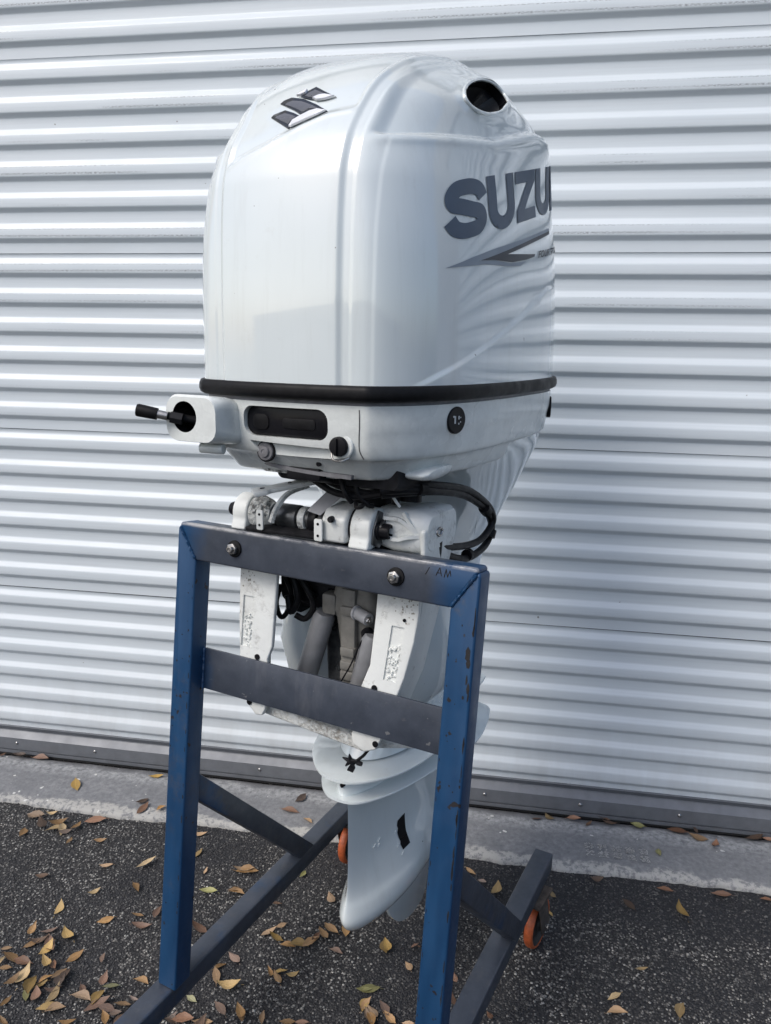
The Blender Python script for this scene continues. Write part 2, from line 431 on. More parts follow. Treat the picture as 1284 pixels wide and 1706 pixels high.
def rrect(w, h, r, n=6, cx=0, cy=0):
    out = []
    for qx, qy, a0 in ((w/2-r, h/2-r, 0), (-w/2+r, h/2-r, 90), (-w/2+r, -h/2+r, 180), (w/2-r, -h/2+r, 270)):
        for k in range(n+1):
            a = R(a0+90*k/n); out.append((cx+qx+r*math.cos(a), cy+qy+r*math.sin(a)))
    return out

def finish(o, sharp=35, bevel=0, seg=2):
    me = o.data
    bm = bmesh.new(); bm.from_mesh(me)
    bmesh.ops.recalc_face_normals(bm, faces=bm.faces)
    if bevel:
        es = [e for e in bm.edges if len(e.link_faces) == 2 and e.calc_face_angle(0) > R(28)]
        if es:
            bmesh.ops.bevel(bm, geom=es, offset=bevel, offset_type='OFFSET', segments=seg, profile=.5, affect='EDGES', clamp_overlap=True)
    for f in bm.faces: f.smooth = True
    for e in bm.edges:
        if len(e.link_faces) == 2 and e.calc_face_angle(0) > R(sharp): e.smooth = False
    bm.to_mesh(me); bm.free()

def mk(name, g, mat, parent=None, bevel=0, sharp=35, org=(0, 0, 0), seg=2):
    me = bpy.data.meshes.new(name)
    o0 = Vector(org)
    me.from_pydata([tuple(Vector(p)-o0) for p in g.v], [], g.f)
    me.materials.append(mat)
    o = bpy.data.objects.new(name, me); COL.objects.link(o)
    finish(o, sharp, bevel, seg)
    if parent: o.parent = parent
    return o

def tag(o, label=None, cat=None, group=None, kind=None):
    for k, v in (('label', label), ('category', cat), ('group', group), ('kind', kind)):
        if v: o[k] = v
    return o

def empty(name, loc, rz=0):
    o = bpy.data.objects.new(name, None); COL.objects.link(o)
    o.location = loc; o.rotation_euler = (0, 0, rz); o.empty_display_size = .1
    return o
def copy_tree(o, parent=None):
    c = o.copy(); COL.objects.link(c); c.parent = parent
    for ch in list(o.children): copy_tree(ch, c)
    return c

# stand frame: u across the stand, v aft (towards the door), z up; turned 18.5 degrees
AZ = R(18.5)
def wor(u, v, z): return Vector((u*math.cos(AZ)+v*math.sin(AZ), -u*math.sin(AZ)+v*math.cos(AZ), z))

CU = 0.025                                   # centre plane of the engine in stand coordinates
# z, half width, front, rear, widest, n front, n rear, height of front panel plane
COWL = [(1.404,.250,-1.190,-.330,-.68,3.2,2.8,-1.174),
        (1.50,.249,-1.190,-.338,-.68,3.2,2.8,-1.174),
        (1.60,.246,-1.188,-.355,-.68,3.2,2.8,-1.172),
        (1.70,.238,-1.180,-.375,-.68,3.1,2.8,-1.165),
        (1.75,.232,-1.164,-.385,-.68,3.0,2.8,-1.149),
        (1.80,.229,-1.128,-.400,-.68,2.9,2.8,-1.115),
        (1.84,.228,-1.094,-.420,-.68,2.8,2.8,-1.084),
        (1.88,.214,-1.043,-.455,-.69,2.6,2.6,-1.040),
        (1.91,.190,-.985,-.51,-.70,2.5,2.5,-.984),
        (1.935,.158,-.915,-.56,-.71,2.4,2.4,-.916),
        (1.950,.124,-.865,-.60,-.71,2.3,2.3,-.866),
        (1.959,.088,-.815,-.63,-.715,2.2,2.2,-.817),
        (1.964,.055,-.775,-.66,-.72,2.1,2.1,-.779),
        (1.966,.028,-.750,-.69,-.72,2.0,2.0,-.755),
        (1.9665,.003,-.723,-.717,-.72,2.0,2.0,-.73)]
def cowl_sections(nz):
    T = np.array(COWL)
    d = np.r_[0, np.cumsum(np.hypot(np.diff(T[:, 0]), np.diff(T[:, 1])*.6 + np.diff(T[:, 2])*.0) + 1e-4)]
    # monotone cubic (PCHIP) through the table
    t = np.linspace(0, d[-1], nz)
    out = []
    for k in range(T.shape[1]):
        y = T[:, k]; h = np.diff(d); s = np.diff(y)/h
        m = np.zeros_like(y); m[0], m[-1] = s[0], s[-1]
        for i in range(1, len(y)-1):
            if s[i-1]*s[i] > 0:
                w1, w2 = 2*h[i]+h[i-1], h[i]+2*h[i-1]
                m[i] = (w1+w2)/(w1/s[i-1]+w2/s[i])
        i = np.clip(np.searchsorted(d, t, side='right')-1, 0, len(h)-1)
        x = (t-d[i])/h[i]
        out.append((2*x**3-3*x**2+1)*y[i]+(x**3-2*x**2+x)*h[i]*m[i]+(-2*x**3+3*x**2)*y[i+1]+(x**3-x**2)*h[i]*m[i+1])
    return np.array(out).T
HOLE = [(.2325, -.7956, 1.8709), (.2335, -.8257, 1.8534), (.2326, -.8687, 1.8391), (.2311, -.9141, 1.8312), (.2231, -.9347, 1.8359), (.2175, -.9437, 1.8464),
        (.2084, -.9215, 1.8659), (.2046, -.889, 1.8846), (.1936, -.8192, 1.9094), (.1905, -.7600, 1.9225), (.1965, -.738, 1.918), (.2060, -.732, 1.9065), (.220, -.755, 1.889)]
def sstep(a, b, x):
    q = np.clip((x-a)/(b-a), 0, 1); return q*q*(3-2*q)
def ledge_z(v):
    return np.interp(v, [-1.2, -1.12, -.88, -.68, -.5, -.3], [1.752, 1.76, 1.797, 1.855, 1.875, 1.88])
def cowl_grid(nz=220, nph=640):
    S = cowl_sections(nz)
    ph = np.linspace(0, 2*np.pi, nph, endpoint=False)
    # denser where the front creases are
    c, s = np.cos(ph), np.sin(ph)
    z, w, vf, vr, vm, nf, nr, fp = [S[:, i:i+1] for i in range(8)]
    n = np.where(s < 0, nf, nr)
    U = w*np.sign(c)*np.abs(c)**(2/n)
    V = vm + np.where(s < 0, vm-vf, vr-vm)*np.sign(s)*np.abs(s)**(2/n)
    au = np.abs(U)
    # flat, slightly bowed front panel cut into the rounded nose
    P = fp + .7*U**2
    k = .004
    V = np.where(V < P+.03, np.maximum(V, P) + k*np.log1p(np.exp(-np.abs(V-P)/k)), V)
    Z = np.repeat(z, nph, 1)
    pts = np.stack([U, V, Z], -1)
    # normals
    du = np.roll(pts, -1, 1)-np.roll(pts, 1, 1)
    dz = np.gradient(pts, axis=0)
    N = np.cross(du, dz); L = np.linalg.norm(N, axis=-1, keepdims=True)
    N = N/np.maximum(L, 1e-9)
    disp = np.zeros_like(U)
    front = 1-sstep(-.62, -.5, V)
    # raised centre panel: a step either side of the front and over the top
    edge = .104 + .02*sstep(1.78, 1.95, Z)
    disp += front*.0034*(1-sstep(edge-.004, edge+.004, au))
    disp -= front*.0013*(sstep(edge+.001, edge+.007, au)-sstep(edge+.015, edge+.021, au))
    # side panels stand proud under a ledge
    lz = ledge_z(V); side = sstep(.125, .150, au)
    disp -= side*.010*sstep(lz-.004, lz+.007, Z)*(1-sstep(1.90, 1.95, Z))
    disp += side*.0018*np.exp(-((Z-lz+.008)/.007)**2)
    # front boundary of side panel
    disp += .0010*sstep(.150, .156, au)*(1-sstep(lz-.012, lz-.002, Z))*(1-sstep(-.8, -.6, V))
    # diagonal crease running up to the rear
    cz = np.interp(V, [-1.13, -1.05, -.62, -.5], [1.40, 1.432, 1.585, 1.60])
    dd = (Z-cz)
    disp += side*.0036*(1-sstep(-.004, .006, dd))*sstep(-1.14, -1.0, V)*(1-sstep(-.72, -.5, V))*sstep(1.404, 1.47, Z+.04)
    # brow across the front panel
    bz = np.interp(U, [-.11, -.082, -.031, .017, .059, .11], [1.72, 1.735, 1.753, 1.775, 1.792, 1.798])
    inner = 1-sstep(edge-.012, edge-.002, au)
    disp -= front*inner*.0035*sstep(-.002, .012, Z-bz)*(1-sstep(1.86, 1.92, Z))
    disp += front*inner*.0012*np.exp(-((Z-bz+.003)/.004)**2)
    # lip round the intakes
    for sg in (1, -1):
        Q = np.array(HOLE); A = Q; B = np.roll(Q, -1, 0)
        best = np.full(U.shape, 9.0)
        near = (np.abs(V+.83) < .2) & (np.abs(Z-1.875) < .1) & (U*sg > .1)
        Pn = np.stack([U[near]*sg+CU, V[near], Z[near]], -1)
        dm = np.full(len(Pn), 9.0)
        for a_, b_ in zip(A, B):
            ab = b_-a_; t_ = np.clip(((Pn-a_)@ab)/(ab@ab), 0, 1)
            dm = np.minimum(dm, np.linalg.norm(Pn-a_-t_[:, None]*ab, axis=1))
        best[near] = dm
        disp += .0045*np.exp(-((best-.002)/.011)**2)
    pts = pts + N*disp[..., None]
    pts[..., 0] += CU
    return pts, N

# ================================================================== SETTING
P_ = 0.0889; E_ = 0.148*P_; Z0 = 2.3241; DEP = .0102
def row_z(k):
    j = (k+5)//6 if k > -6 else (k+5)//6
    return Z0-k*P_-j*E_
X0, X1 = -3.1, 2.5
xs = np.linspace(X0, X1, 57)
door = empty('roller_door', (0, 0, 0))
tag(door, 'white corrugated steel roller door filling the whole background behind the stand', 'door')
def has_joint(k): return (k+5)//6 != (k+6)//6       # a joint line sits in the valley below row k
def row_profile(k, jp):
    """(z, y, phase) going down from the lower edge of the proud face of row k to the next one; y grows inwards"""
    z = row_z(k); zn = row_z(k+1)
    a, b, c = z-.145*P_, zn+.50*P_, zn+.31*P_
    r = .0022
    return [(z, 0, 0), (z-r*.9, .0016, .02), (a+r, DEP-.0012, .12), (a, DEP, .145), (a-.002, DEP+.0002, .17),
            (b+.003, DEP+.0002, .44), (b, DEP-.0002, .47), (b-.003, DEP-.0016, .50), (c+.003, .0018, .66), (c, .0004, .69), (c-.003, 0, .72), (zn+.004, -.0006, .96)]
def sheet(rows, zt, zb_, idx):
    prof = []
    for k in rows:
        for z, y, p in row_profile(k, 0):
            prof.append((z, y, k+p))
    prof = [q for q in prof if zb_ <= q[0] <= zt]
    prof = [(zt, DEP-.0012, prof[0][2]-.01), (zt-.0012, DEP-.0002, prof[0][2]-.005)]+prof+[(zb_, DEP-.0002, prof[-1][2]+.01), (zb_-.0012, DEP+.004, prof[-1][2]+.012)]
    me = bpy.data.meshes.new('curtain_sheet'); n = len(xs)
    vs = []
    for z, y, p in prof:
        for x in xs: vs.append((x, y+.0016*noise.noise((x*1.3, z*2.1, idx)), z+.0008*noise.noise((x*.9, idx*3.1, .4))))
    fs = [(i*n+j, (i+1)*n+j, (i+1)*n+j+1, i*n+j+1) for i in range(len(prof)-1) for j in range(n-1)]
    me.from_pydata(vs, [], fs)
    uvl = me.uv_layers.new(name='UV')
    for poly in me.polygons:
        poly.use_smooth = True
        for li in poly.loop_indices:
            vi = me.loops[li].vertex_index; i, j = divmod(vi, n)
            uvl.data[li].uv = (xs[j], prof[i][2]+20)
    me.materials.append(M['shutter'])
    o = bpy.data.objects.new('curtain_sheet', me); COL.objects.link(o); o.parent = door
    me.set_sharp_from_angle(angle=R(50))
    return o
joints = []
for k in range(-13, 24):
    if has_joint(k): joints.append(k)
def joint_z(k): return row_z(k)-.498*P_
tops = [row_z(-13)]+[joint_z(k) for k in joints]+[.1085]
bounds = [-13]+joints+[24]
for i in range(len(tops)-1):
    k0, k1 = bounds[i], bounds[i+1]
    sheet(range(k0, k1+1), tops[i]-(.0004 if i else 0), tops[i+1]+.0009, i*7.3)
# backing behind the joints
mk('backing_sheet', G().box((X0, .02, .02), (X1, .022, 3.2)), M['shutter_line'], door)
# bottom bar
RIVX0, RIVX1 = -1.687, -.014
prof = [(.110, .000), (.106, .002), (.093, DEP), (.090, DEP-.001), (.0745, -.010), (.0725, -.0125), (.070, -.0125), (.0295, -.0125), (.027, -.0115), (.027, .01), (.110, .012)]
g = G()
for x in (X0, X1):
    pass
g.prism([(y, z) for z, y in prof], (X0, 0, 0), (0, 1, 0), (0, 0, 1), (X1-X0, 0, 0))
bar = mk('bottom_bar', g, M['shutter_bar'], door, sharp=20)
mk('rubber_seal', G().box((X0, -.009, .0035), (X1, -.003, .0125)), M['shutter_line'], door)
lip = mk('bottom_lip', G().prism([(-.0145, .0245), (-.0145, .0145), (-.012, .012), (.01, .012), (.01, .0245)], (X0, 0, 0), (0, 1, 0), (0, 0, 1), (X1-X0, 0, 0)), M['shutter_bar'], door)
g = G().lathe((0, -.0125, .0535), (0, -1, 0), [(0, .0062), (.0012, .006), (.003, .0042), (.0038, .0015), (.0039, 0)], 12)
rv = mk('rivet', g, M['steel'], bar)
first = True
for x in [RIVX0+.3035*k for k in range(-4, 5)]+[RIVX1+.303*k for k in range(0, 6)]:
    o = rv if first else rv.copy()
    if not first: COL.objects.link(o); o.parent = bar
    o.location = (x, 0, 0); first = False
# wall the door is set in
wl_ = empty('building_wall', (0, .3, 0))
tag(wl_, 'plain grey stucco wall around the roller door', 'wall')
mk('wall', G().box((-9, -.38, 0), (X0-.02, .1, 4.6)).box((X1+.02, -.38, 0), (8, .1, 4.6)).box((X0-.02, -.38, 3.3), (X1+.02, .1, 4.6)).box((X0-.02, -.24, -.2), (X1+.02, -.1, 3.3)), M['stucco'], wl_)

# unseen long block added behind the photographer to hold back sky near the horizon
wh = empty('sky_blocker', (0, -22, 0))
tag(wh, 'long low grey block added behind the camera to hold back low sky light', 'light blocker')
mk('wall', G().box((-40, -30, 0), (40, -15, 3.2)), M['blocker_grey'], wh, org=(0, -15, 0))
mk('blocker_top', G().box((-40.2, -30, 3.2), (40.2, -14.7, 3.5)), M['blocker_grey'], wh, org=(0, -15, 0))
fd = None
for x in range(-30, 31, 10):
    if fd is None: fd = mk('blocker_panel', G().box((-2, -14.99, 0), (2, -14.95, 2.7)), M['shutter_bar'], wh, org=(0, -15, 0)); o = fd
    else: o = fd.copy(); COL.objects.link(o); o.parent = wh
    o.location = (x, 0, 0)

# asphalt
def axis(lo, hi, step, far):
    a = list(np.arange(lo, hi+1e-6, step))
    q = [f for f in (.5, 2, 6, 20, 60, far)]
    return np.array([lo-f for f in q[::-1]]+a+[hi+f for f in q])
gx_ = axis(-2.6, 2.0, .02, 150); gy_ = np.array([y for y in axis(-2.6, -.16, .02, 150) if y < -.1])
gy_ = np.r_[gy_, -.1, 3]
nx, ny = len(gx_), len(gy_)
vs = []
def ground_h(x, y):
    if x < -2.7 or x > 2.1 or y < -2.7 or y > -.1: return -.001
    return .0045*noise.noise((x*2.2, y*2.2, 0))+.002*noise.noise((x*11, y*11, 3))-.004
for y in gy_:
    for x in gx_: vs.append((x, y, ground_h(x, y)))
me = bpy.data.meshes.new('asphalt_ground')
me.from_pydata(vs, [], [(i*nx+j, i*nx+j+1, (i+1)*nx+j+1, (i+1)*nx+j) for i in range(ny-1) for j in range(nx-1)])
me.polygons.foreach_set('use_smooth', [True]*len(me.polygons))
me.materials.append(M['asphalt'])
grd = bpy.data.objects.new('asphalt_ground', me); COL.objects.link(grd); tag(grd, kind='structure')

# aggregate stones bedded in the asphalt
rng = np.random.default_rng(11)
NS = 66000
px_ = rng.uniform(-2.0, 1.35, NS); py_ = rng.uniform(-1.5, -.255, NS)
keep = py_ < -.262-.0*px_
px_, py_ = px_[keep], py_[keep]; NS = len(px_)
hz = np.array([ground_h(a, b) for a, b in zip(px_, py_)])
rad = rng.uniform(.0018, .0040, NS)*(1+.4*(rng.random(NS) > .93))
oct_ = np.array([(1, 0, 0), (0, 1, 0), (-1, 0, 0), (0, -1, 0), (0, 0, .8), (0, 0, -.6)], float)
V = oct_[None]*rad[:, None, None]*rng.uniform(.7, 1.35, (NS, 6, 1))
an = rng.uniform(0, 6.28, NS); ca, sa = np.cos(an)[:, None], np.sin(an)[:, None]
Vx = V[..., 0]*ca-V[..., 1]*sa; Vy = V[..., 0]*sa+V[..., 1]*ca
V = np.stack([Vx+px_[:, None], Vy+py_[:, None], V[..., 2]*.75+hz[:, None]+rad[:, None]*.12], -1).reshape(-1, 3)
F8 = np.array([(0, 1, 4), (1, 2, 4), (2, 3, 4), (3, 0, 4), (1, 0, 5), (2, 1, 5), (3, 2, 5), (0, 3, 5)])
F = (F8[None]+6*np.arange(NS)[:, None, None]).reshape(-1, 3)
me = bpy.data.meshes.new('aggregate_stones')
me.vertices.add(len(V)); me.vertices.foreach_set('co', V.ravel())
me.loops.add(F.size); me.loops.foreach_set('vertex_index', F.ravel().astype(np.int32))
me.polygons.add(len(F)); me.polygons.foreach_set('loop_start', np.arange(0, F.size, 3, dtype=np.int32))
me.update(calc_edges=True)
tone = np.repeat(rng.random(NS)**1.15, 6).astype(np.float32)
at_ = me.attributes.new('tone', 'FLOAT', 'POINT'); at_.data.foreach_set('value', tone)
me.materials.append(M['aggregate'])
ag = bpy.data.objects.new('aggregate_stones', me); COL.objects.link(ag)
tag(ag, 'grey crushed stone chips bedded in the dark asphalt', 'gravel', kind='stuff')

# concrete apron in front of the door
ax_ = np.arange(-3.4, 2.6, .010)
rows_ = [(.10, -.006), (.0, -.006), (-.010, -.003), (-.024, .008), (-.04, .013), (-.07, .018), (-.12, .016), (-.17, .016), (-.21, .015), (-.235, .013)]
vs = []
for x in ax_:
    e = -.262-.012*noise.noise((x*2.3, 0, 0))-.009*noise.noise((x*11, 1, 0))-.004*noise.noise((x*37, 2, 0))
    if x < -.95: e -= .03*min(1, (-.95-x)/.2)*max(0, 1-(-.95-x)/.6)
    pr = rows_+[(e+.012, .011+.002*noise.noise((x*40, 3, 1))), (e+.004, .008), (e, .003), (e-.001, -.006)]
    for y, z in pr: vs.append((x, y, z+(.0016*noise.noise((x*9, y*9, 5))+.0009*noise.noise((x*33, y*33, 7)) if y < -.02 else 0)))
n = len(rows_)+4
fs = [(i*n+k, i*n+k+1, (i+1)*n+k+1, (i+1)*n+k) for i in range(len(ax_)-1) for k in range(n-1)]
me = bpy.data.meshes.new('concrete_apron'); me.from_pydata(vs, [], fs)
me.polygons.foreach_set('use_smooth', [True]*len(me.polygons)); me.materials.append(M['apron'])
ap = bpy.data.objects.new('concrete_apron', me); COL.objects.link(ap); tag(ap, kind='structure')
for f in me.polygons: pass
# illegible old stencil, flaked into pale blotches
g = G(); rnd = random.Random(3)
for j in range(5):
    cx = .305+.0375*j*1.05
    for i in range(150):
        a = cx+rnd.choice((rnd.gauss(-.008, .003), rnd.gauss(.007, .003), rnd.uniform(-.011, .011))); b = -.178+rnd.choice((rnd.uniform(-.033, -.006), rnd.uniform(.0, .026))); r = rnd.uniform(.0006, .0022)
        k = 7
        g.add([(a+r*math.cos(6.28*q/k)*rnd.uniform(.6, 1.2), b+r*math.sin(6.28*q/k)*rnd.uniform(.6, 1.2), .0185) for q in range(k)], [tuple(range(k))])
o = mk('worn_stencil', g, M['limestain']); tag(o, kind='structure')

# ================================================================== STAND
SO = Vector((CU, -1.0, 0))                       # stand origin in its own frame
stand = empty('engine_stand', wor(*SO), -AZ)
tag(stand, 'blue and dark grey welded steel tube stand on orange casters carrying the outboard engine', 'stand')
C7, S7 = math.cos(R(7)), math.sin(R(7))
def SPT(u, t, h):                                # u across, t aft of the front face, h above the top edge (leans back 7 degrees)
    return Vector((u, -1.076+t*C7+h*S7, 1.143+h*C7-t*S7))
def sbox(g, u0, u1, t0, t1, h0, h1):
    return g.hexa([SPT(u0, t0, h0), SPT(u1, t0, h0), SPT(u1, t1, h0), SPT(u0, t1, h0), SPT(u0, t0, h1), SPT(u1, t0, h1), SPT(u1, t1, h1), SPT(u0, t1, h1)])
TD = .044
def rel(u): return u
HR = .208
hb = -(1.143-HR)/C7
def post(u0, u1, inner):
    # mitred at the top against the bar: outer edge full height, inner edge stops below the bar
    g = G()
    hi = -.0685
    a, b = (u0, u1)
    tl, tr = (-.0035, hi) if inner > 0 else (hi, -.0018)
    # the foot is cut level with the rail
    def foot(u, t):
        h = hb+t*S7/C7; return SPT(u, t, h)
    if inner > 0: top = [(b, hi), (a+.004, -.0062), (a, -.0125)]
    else: top = [(b, -.0125), (b-.004, -.0062), (a, hi)]
    n = 2+len(top); vs = []
    for t in (0, TD): vs += [foot(a, t), foot(b, t)]+[SPT(u, t, h) for u, h in top]
    g.add(vs, [tuple(range(n)), tuple(range(n, 2*n))[::-1]]+[(k, n+k, n+(k+1) % n, (k+1) % n) for k in range(n)])
    o = mk('post', g, M['post'], stand, bevel=.004, org=SO, seg=3)
    return o
post(-.276, -.230, 1)
post(.284, .330, -1)
g = G()
OUT = [(-.230, -.0685), (.284, -.0685), (.3262, -.0062), (.3225, 0), (-.2685, 0), (-.2722, -.0062)]
n = len(OUT)
g.add([SPT(u, t, h) for t in (0, TD) for u, h in OUT], [tuple(range(n)), tuple(range(n, 2*n))[::-1]]+[(k, n+k, n+(k+1) % n, (k+1) % n) for k in range(n)])
bar_ = mk('crossbar', g, M['bar'], stand, bevel=.004, org=SO, seg=3)
g = sbox(G(), -.229, .283, .037, .0435, -.325, -.2445)
mk('flat_crossbar', g, M['flatbar'], stand, bevel=.0012, org=SO)
# weld beads
def bead(name_pts, r=.0022):
    rr = random.Random(5); pts = []
    a, b = name_pts
    n = 22
    g = G()
    for i in range(n):
        q = a.lerp(b, i/(n-1)); q2 = a.lerp(b, min(1, (i+1.2)/(n-1)))
        g.frust(q, q2, r*rr.uniform(.8, 1.5), r*rr.uniform(.6, 1.0), 8)
    return g
for a, b in ((SPT(-.2690, -.0006, -.0105), SPT(-.231, -.0006, -.066)), (SPT(.3230, -.0006, -.0105), SPT(.285, -.0006, -.066)),
             (SPT(-.2292, .036, -.326), SPT(-.2292, .036, -.244)), (SPT(.2832, .036, -.326), SPT(.2832, .036, -.244))):
    mk('weld_bead', bead((a, b), .0026), M['post'], stand, org=SO)
# floor rails
rails = []
for u0, u1, v1 in ((-.284, -.238, -.30), (.268, .3155, -.405)):
    g = G().box((u0, -1.62, HR-.046), (u1, v1, HR))
    rails.append(mk('floor_rail', g, M['rail'], stand, bevel=.004, org=SO, seg=3))
mk('cross_rail', G().box((-.2375, -1.60, HR-.045), (.2675, -1.555, HR-.001)), M['rail'], stand, bevel=.004, org=SO, seg=3)
# braces from the posts back and down to the rails
for u0, u1 in ((-.272, -.236), (.290, .326)):
    q = (-1.135, -1.0)
    def vb(z): return -1.076-(1.143-z)*S7/C7+TD/C7
    z1, z0 = .640, .585
    g = G()
    g.hexa([(u0, vb(z0)-.001, z0), (u1, vb(z0)-.001, z0), (u1, -.735, HR), (u0, -.735, HR), (u0, vb(z1)-.001, z1), (u1, vb(z1)-.001, z1), (u1, -.675, HR), (u0, -.675, HR)])
    mk('brace', g, M['brace'], stand, bevel=.0025, org=SO)
# transom bolts
for u in (-.14, .187):
    c = SPT(u, 0, -.034); d = SPT(u, -1, -.034)-c; d.normalize()
    g = G().frust(c-d*.001, c+d*.0035, .0155, .0150, 28)
    w = mk('washer', g, M['rubber'], stand, bevel=.0006, org=SO)
    b = mk('transom_bolt', G().lathe(c+d*.003, d, [(0, .0062), (.013, .0062), (.0138, .0054), (.014, .0034), (.0128, .0032), (.0128, 0)], 20), M['steel'], stand, org=SO)
    mk('hex_nut', G().frust(c+d*.003, c+d*.0115, .0108, .0108, 6, tw=.3), M['steel'], b, bevel=.0009, org=SO)
# casters under the rails
def caster(u, v, yaw, rest=HR-.046):
    c = empty('caster', Vector((u, v, 0))-SO); c.parent = stand
    c.rotation_euler = (0, 0, yaw)
    r = .0625; off = .028
    g = G().lathe((-.016, off, r), (1, 0, 0), [(.005, .0535), (.005, r-.004), (.008, r-.001), (.012, r), (.020, r), (.024, r-.001), (.027, r-.004), (.027, .0535), (.005, .0535)], 40)
    ty = mk('tyre', g, M['orange'], c)
    g = G().lathe((-.014, off, r), (1, 0, 0), [(0, .012), (0, .018), (.006, .020), (.012, .040), (.007, .048), (.004, .0537), (.024, .0537), (.021, .048), (.016, .040), (.022, .020), (.028, .018), (.028, .012)], 32)
    mk('wheel_hub', g, M['hub'], c)
    g = G()
    for s in (-1, 1):
        g.prism([(off-.020, r-.016), (off+.020, r-.016), (off+.024, r+.004), (.026, rest-.018), (-.026, rest-.018)], (s*.0225-.0015, 0, 0), (0, 1, 0), (0, 0, 1), (.003, 0, 0))
    g.box((-.0255, -.026, rest-.0195), (.0255, .030, rest-.0165))
    g.cyl((0, 0, rest-.017), (0, 0, rest-.006), .022)
    mk('fork', g, M['rusty'], c, bevel=.0008)
    mk('top_plate', G().box((-.030, -.045, rest-.0058), (.030, .045, rest-.0004)), M['rusty'], c, bevel=.0008)
    mk('axle_bolt', G().cyl((-.031, off, r), (.031, off, r), .006, 6), M['steel'], c)
    return c
caster(.3035, -.515, R(-5))
caster(-.262, -.470, R(2))
caster(.292, -1.545, R(170))
caster(-.262, -1.545, R(172))

# chipped paint along the post edges: small flat flakes of bare rusted steel
rc = random.Random(17)
def flake(g, u, h, w, l, t=-.0004):
    k = 8; c = [SPT(u+math.cos(6.283*i/k)*w*rc.uniform(.55, 1.2), t, h+math.sin(6.283*i/k)*l*rc.uniform(.6, 1.2)) for i in range(k)]
    g.add(c, [tuple(range(k))])
g = G()
flake(g, .3195, -.136, .0050, .013); flake(g, .3225, -.150, .0038, .009); flake(g, .3215, -.176, .0022, .008); flake(g, .3250, -.19, .003, .010); flake(g, .318, -.205, .002, .004)
for i in range(46): flake(g, rc.choice((.3262, .3255, .3265)), rc.uniform(-.93, -.03), rc.uniform(.0006, .0018), rc.uniform(.003, .014))
for i in range(16): flake(g, .2878, rc.uniform(-.93, -.10), rc.uniform(.0005, .0012), rc.uniform(.002, .007))
for i in range(20): flake(g, rc.uniform(.288, .326), rc.uniform(-.93, -.05), rc.uniform(.0006, .0016), rc.uniform(.0008, .0022))
o = mk('paint_chips', g, M['chip'], stand, org=SO); tag(o, kind='stuff')
g = G()
for i in range(18): flake(g, rc.choice((-.2345, -.2340)), rc.uniform(-.93, -.10), rc.uniform(.0005, .0014), rc.uniform(.002, .009))
for i in range(16): flake(g, rc.uniform(-.272, -.236), rc.uniform(-.93, -.05), rc.uniform(.0006, .0018), rc.uniform(.0008, .0025))
o = mk('paint_chips', g, M['chip'], stand, org=SO); tag(o, kind='stuff')
# hand-marked strokes on the crossbar near the right corner: / A / / /
g = G()
def pen(a, b, r=.0009): g.frust(SPT(a[0], -.0001, a[1]), SPT(b[0], -.0001, b[1]), r, r*.7, 5)
pen((.238, -.022), (.244, -.010)); pen((.256, -.021), (.2615, -.008)); pen((.2615, -.008), (.2655, -.021)); pen((.2575, -.0165), (.2650, -.0165))
pen((.270, -.022), (.2725, -.009)); pen((.2725, -.009), (.2755, -.021)); pen((.2755, -.021), (.279, -.010)); pen((.279, -.010), (.281, -.019))
mk('pen_marks', g, M['chip'], bar_, org=SO)

# ================================================================== OUTBOARD ENGINE
MO = Vector((CU, -.72, 0))
eng = empty('outboard_engine', wor(*MO), -AZ)
tag(eng, 'large white four-stroke outboard engine bolted upright on the blue stand', 'outboard engine')
def em(name, g, mat, parent=None, bevel=0, sharp=35, seg=2): return mk(name, g, mat, parent or eng, bevel, sharp, MO, seg)

# ---- top cowling
pts, NRM = cowl_grid(440, 900)
nz_, nph_ = pts.shape[:2]
vs = pts.reshape(-1, 3)-np.array(MO)
fs = []
idx = np.arange(nz_*nph_).reshape(nz_, nph_)
a = idx[:-1]; b = np.roll(idx, -1, 1)[:-1]; c = np.roll(idx, -1, 1)[1:]; d = idx[1:]
F = np.stack([a, b, c, d], -1).reshape(-1, 4)
fl = [tuple(int(i) for i in f) for f in F]
fl.append(tuple(int(i) for i in idx[0][::-1])); fl.append(tuple(int(i) for i in idx[-1]))
me = bpy.data.meshes.new('cowling'); me.from_pydata(vs.tolist(), [], fl)
cowl = bpy.data.objects.new('cowling', me); COL.objects.link(cowl); cowl.parent = eng
me.polygons.foreach_set('use_smooth', [True]*len(me.polygons))
bvh = BVHTree.FromPolygons([Vector(p) for p in pts.reshape(-1, 3)], fl)
me.materials.append(M['white']); me.materials.append(M['inside'])
# air intake: an oval hole through the shoulder with a black duct behind it (one each side)
for sgn in (1, -1):
    ax = Vector((.88, -.22, .42)).normalized()
    loop_ = smooth([Vector(p) for p in HOLE], 4, True)
    mid_ = sum(loop_, Vector())/len(loop_)
    def side(p): return p if sgn > 0 else Vector((2*CU-p.x, p.y, p.z))
    cg = G(); rings = []
    for dd, s in ((.09, 1.0), (-.045, 1.0), (-.085, .80)):
        rings.append([side(mid_+(p-mid_)*s+ax*dd) for p in loop_])
    cg.loft(rings)
    cut = mk('cutter', cg, M['inside'], None, org=MO)
    cm = bpy.data.meshes.new('c'); cut.data.materials.clear(); cut.data.materials.append(M['inside'])
    cut.location = eng.location; cut.rotation_euler = eng.rotation_euler
    md = cowl.modifiers.new('b', 'BOOLEAN'); md.operation = 'DIFFERENCE'; md.object = cut; md.solver = 'EXACT'; md.material_mode = 'TRANSFER'
    bpy.context.view_layer.update()
    nm = bpy.data.meshes.new_from_object(cowl.evaluated_get(bpy.context.evaluated_depsgraph_get()))
    cowl.modifiers.clear(); cowl.data = nm
    bpy.data.objects.remove(cut)
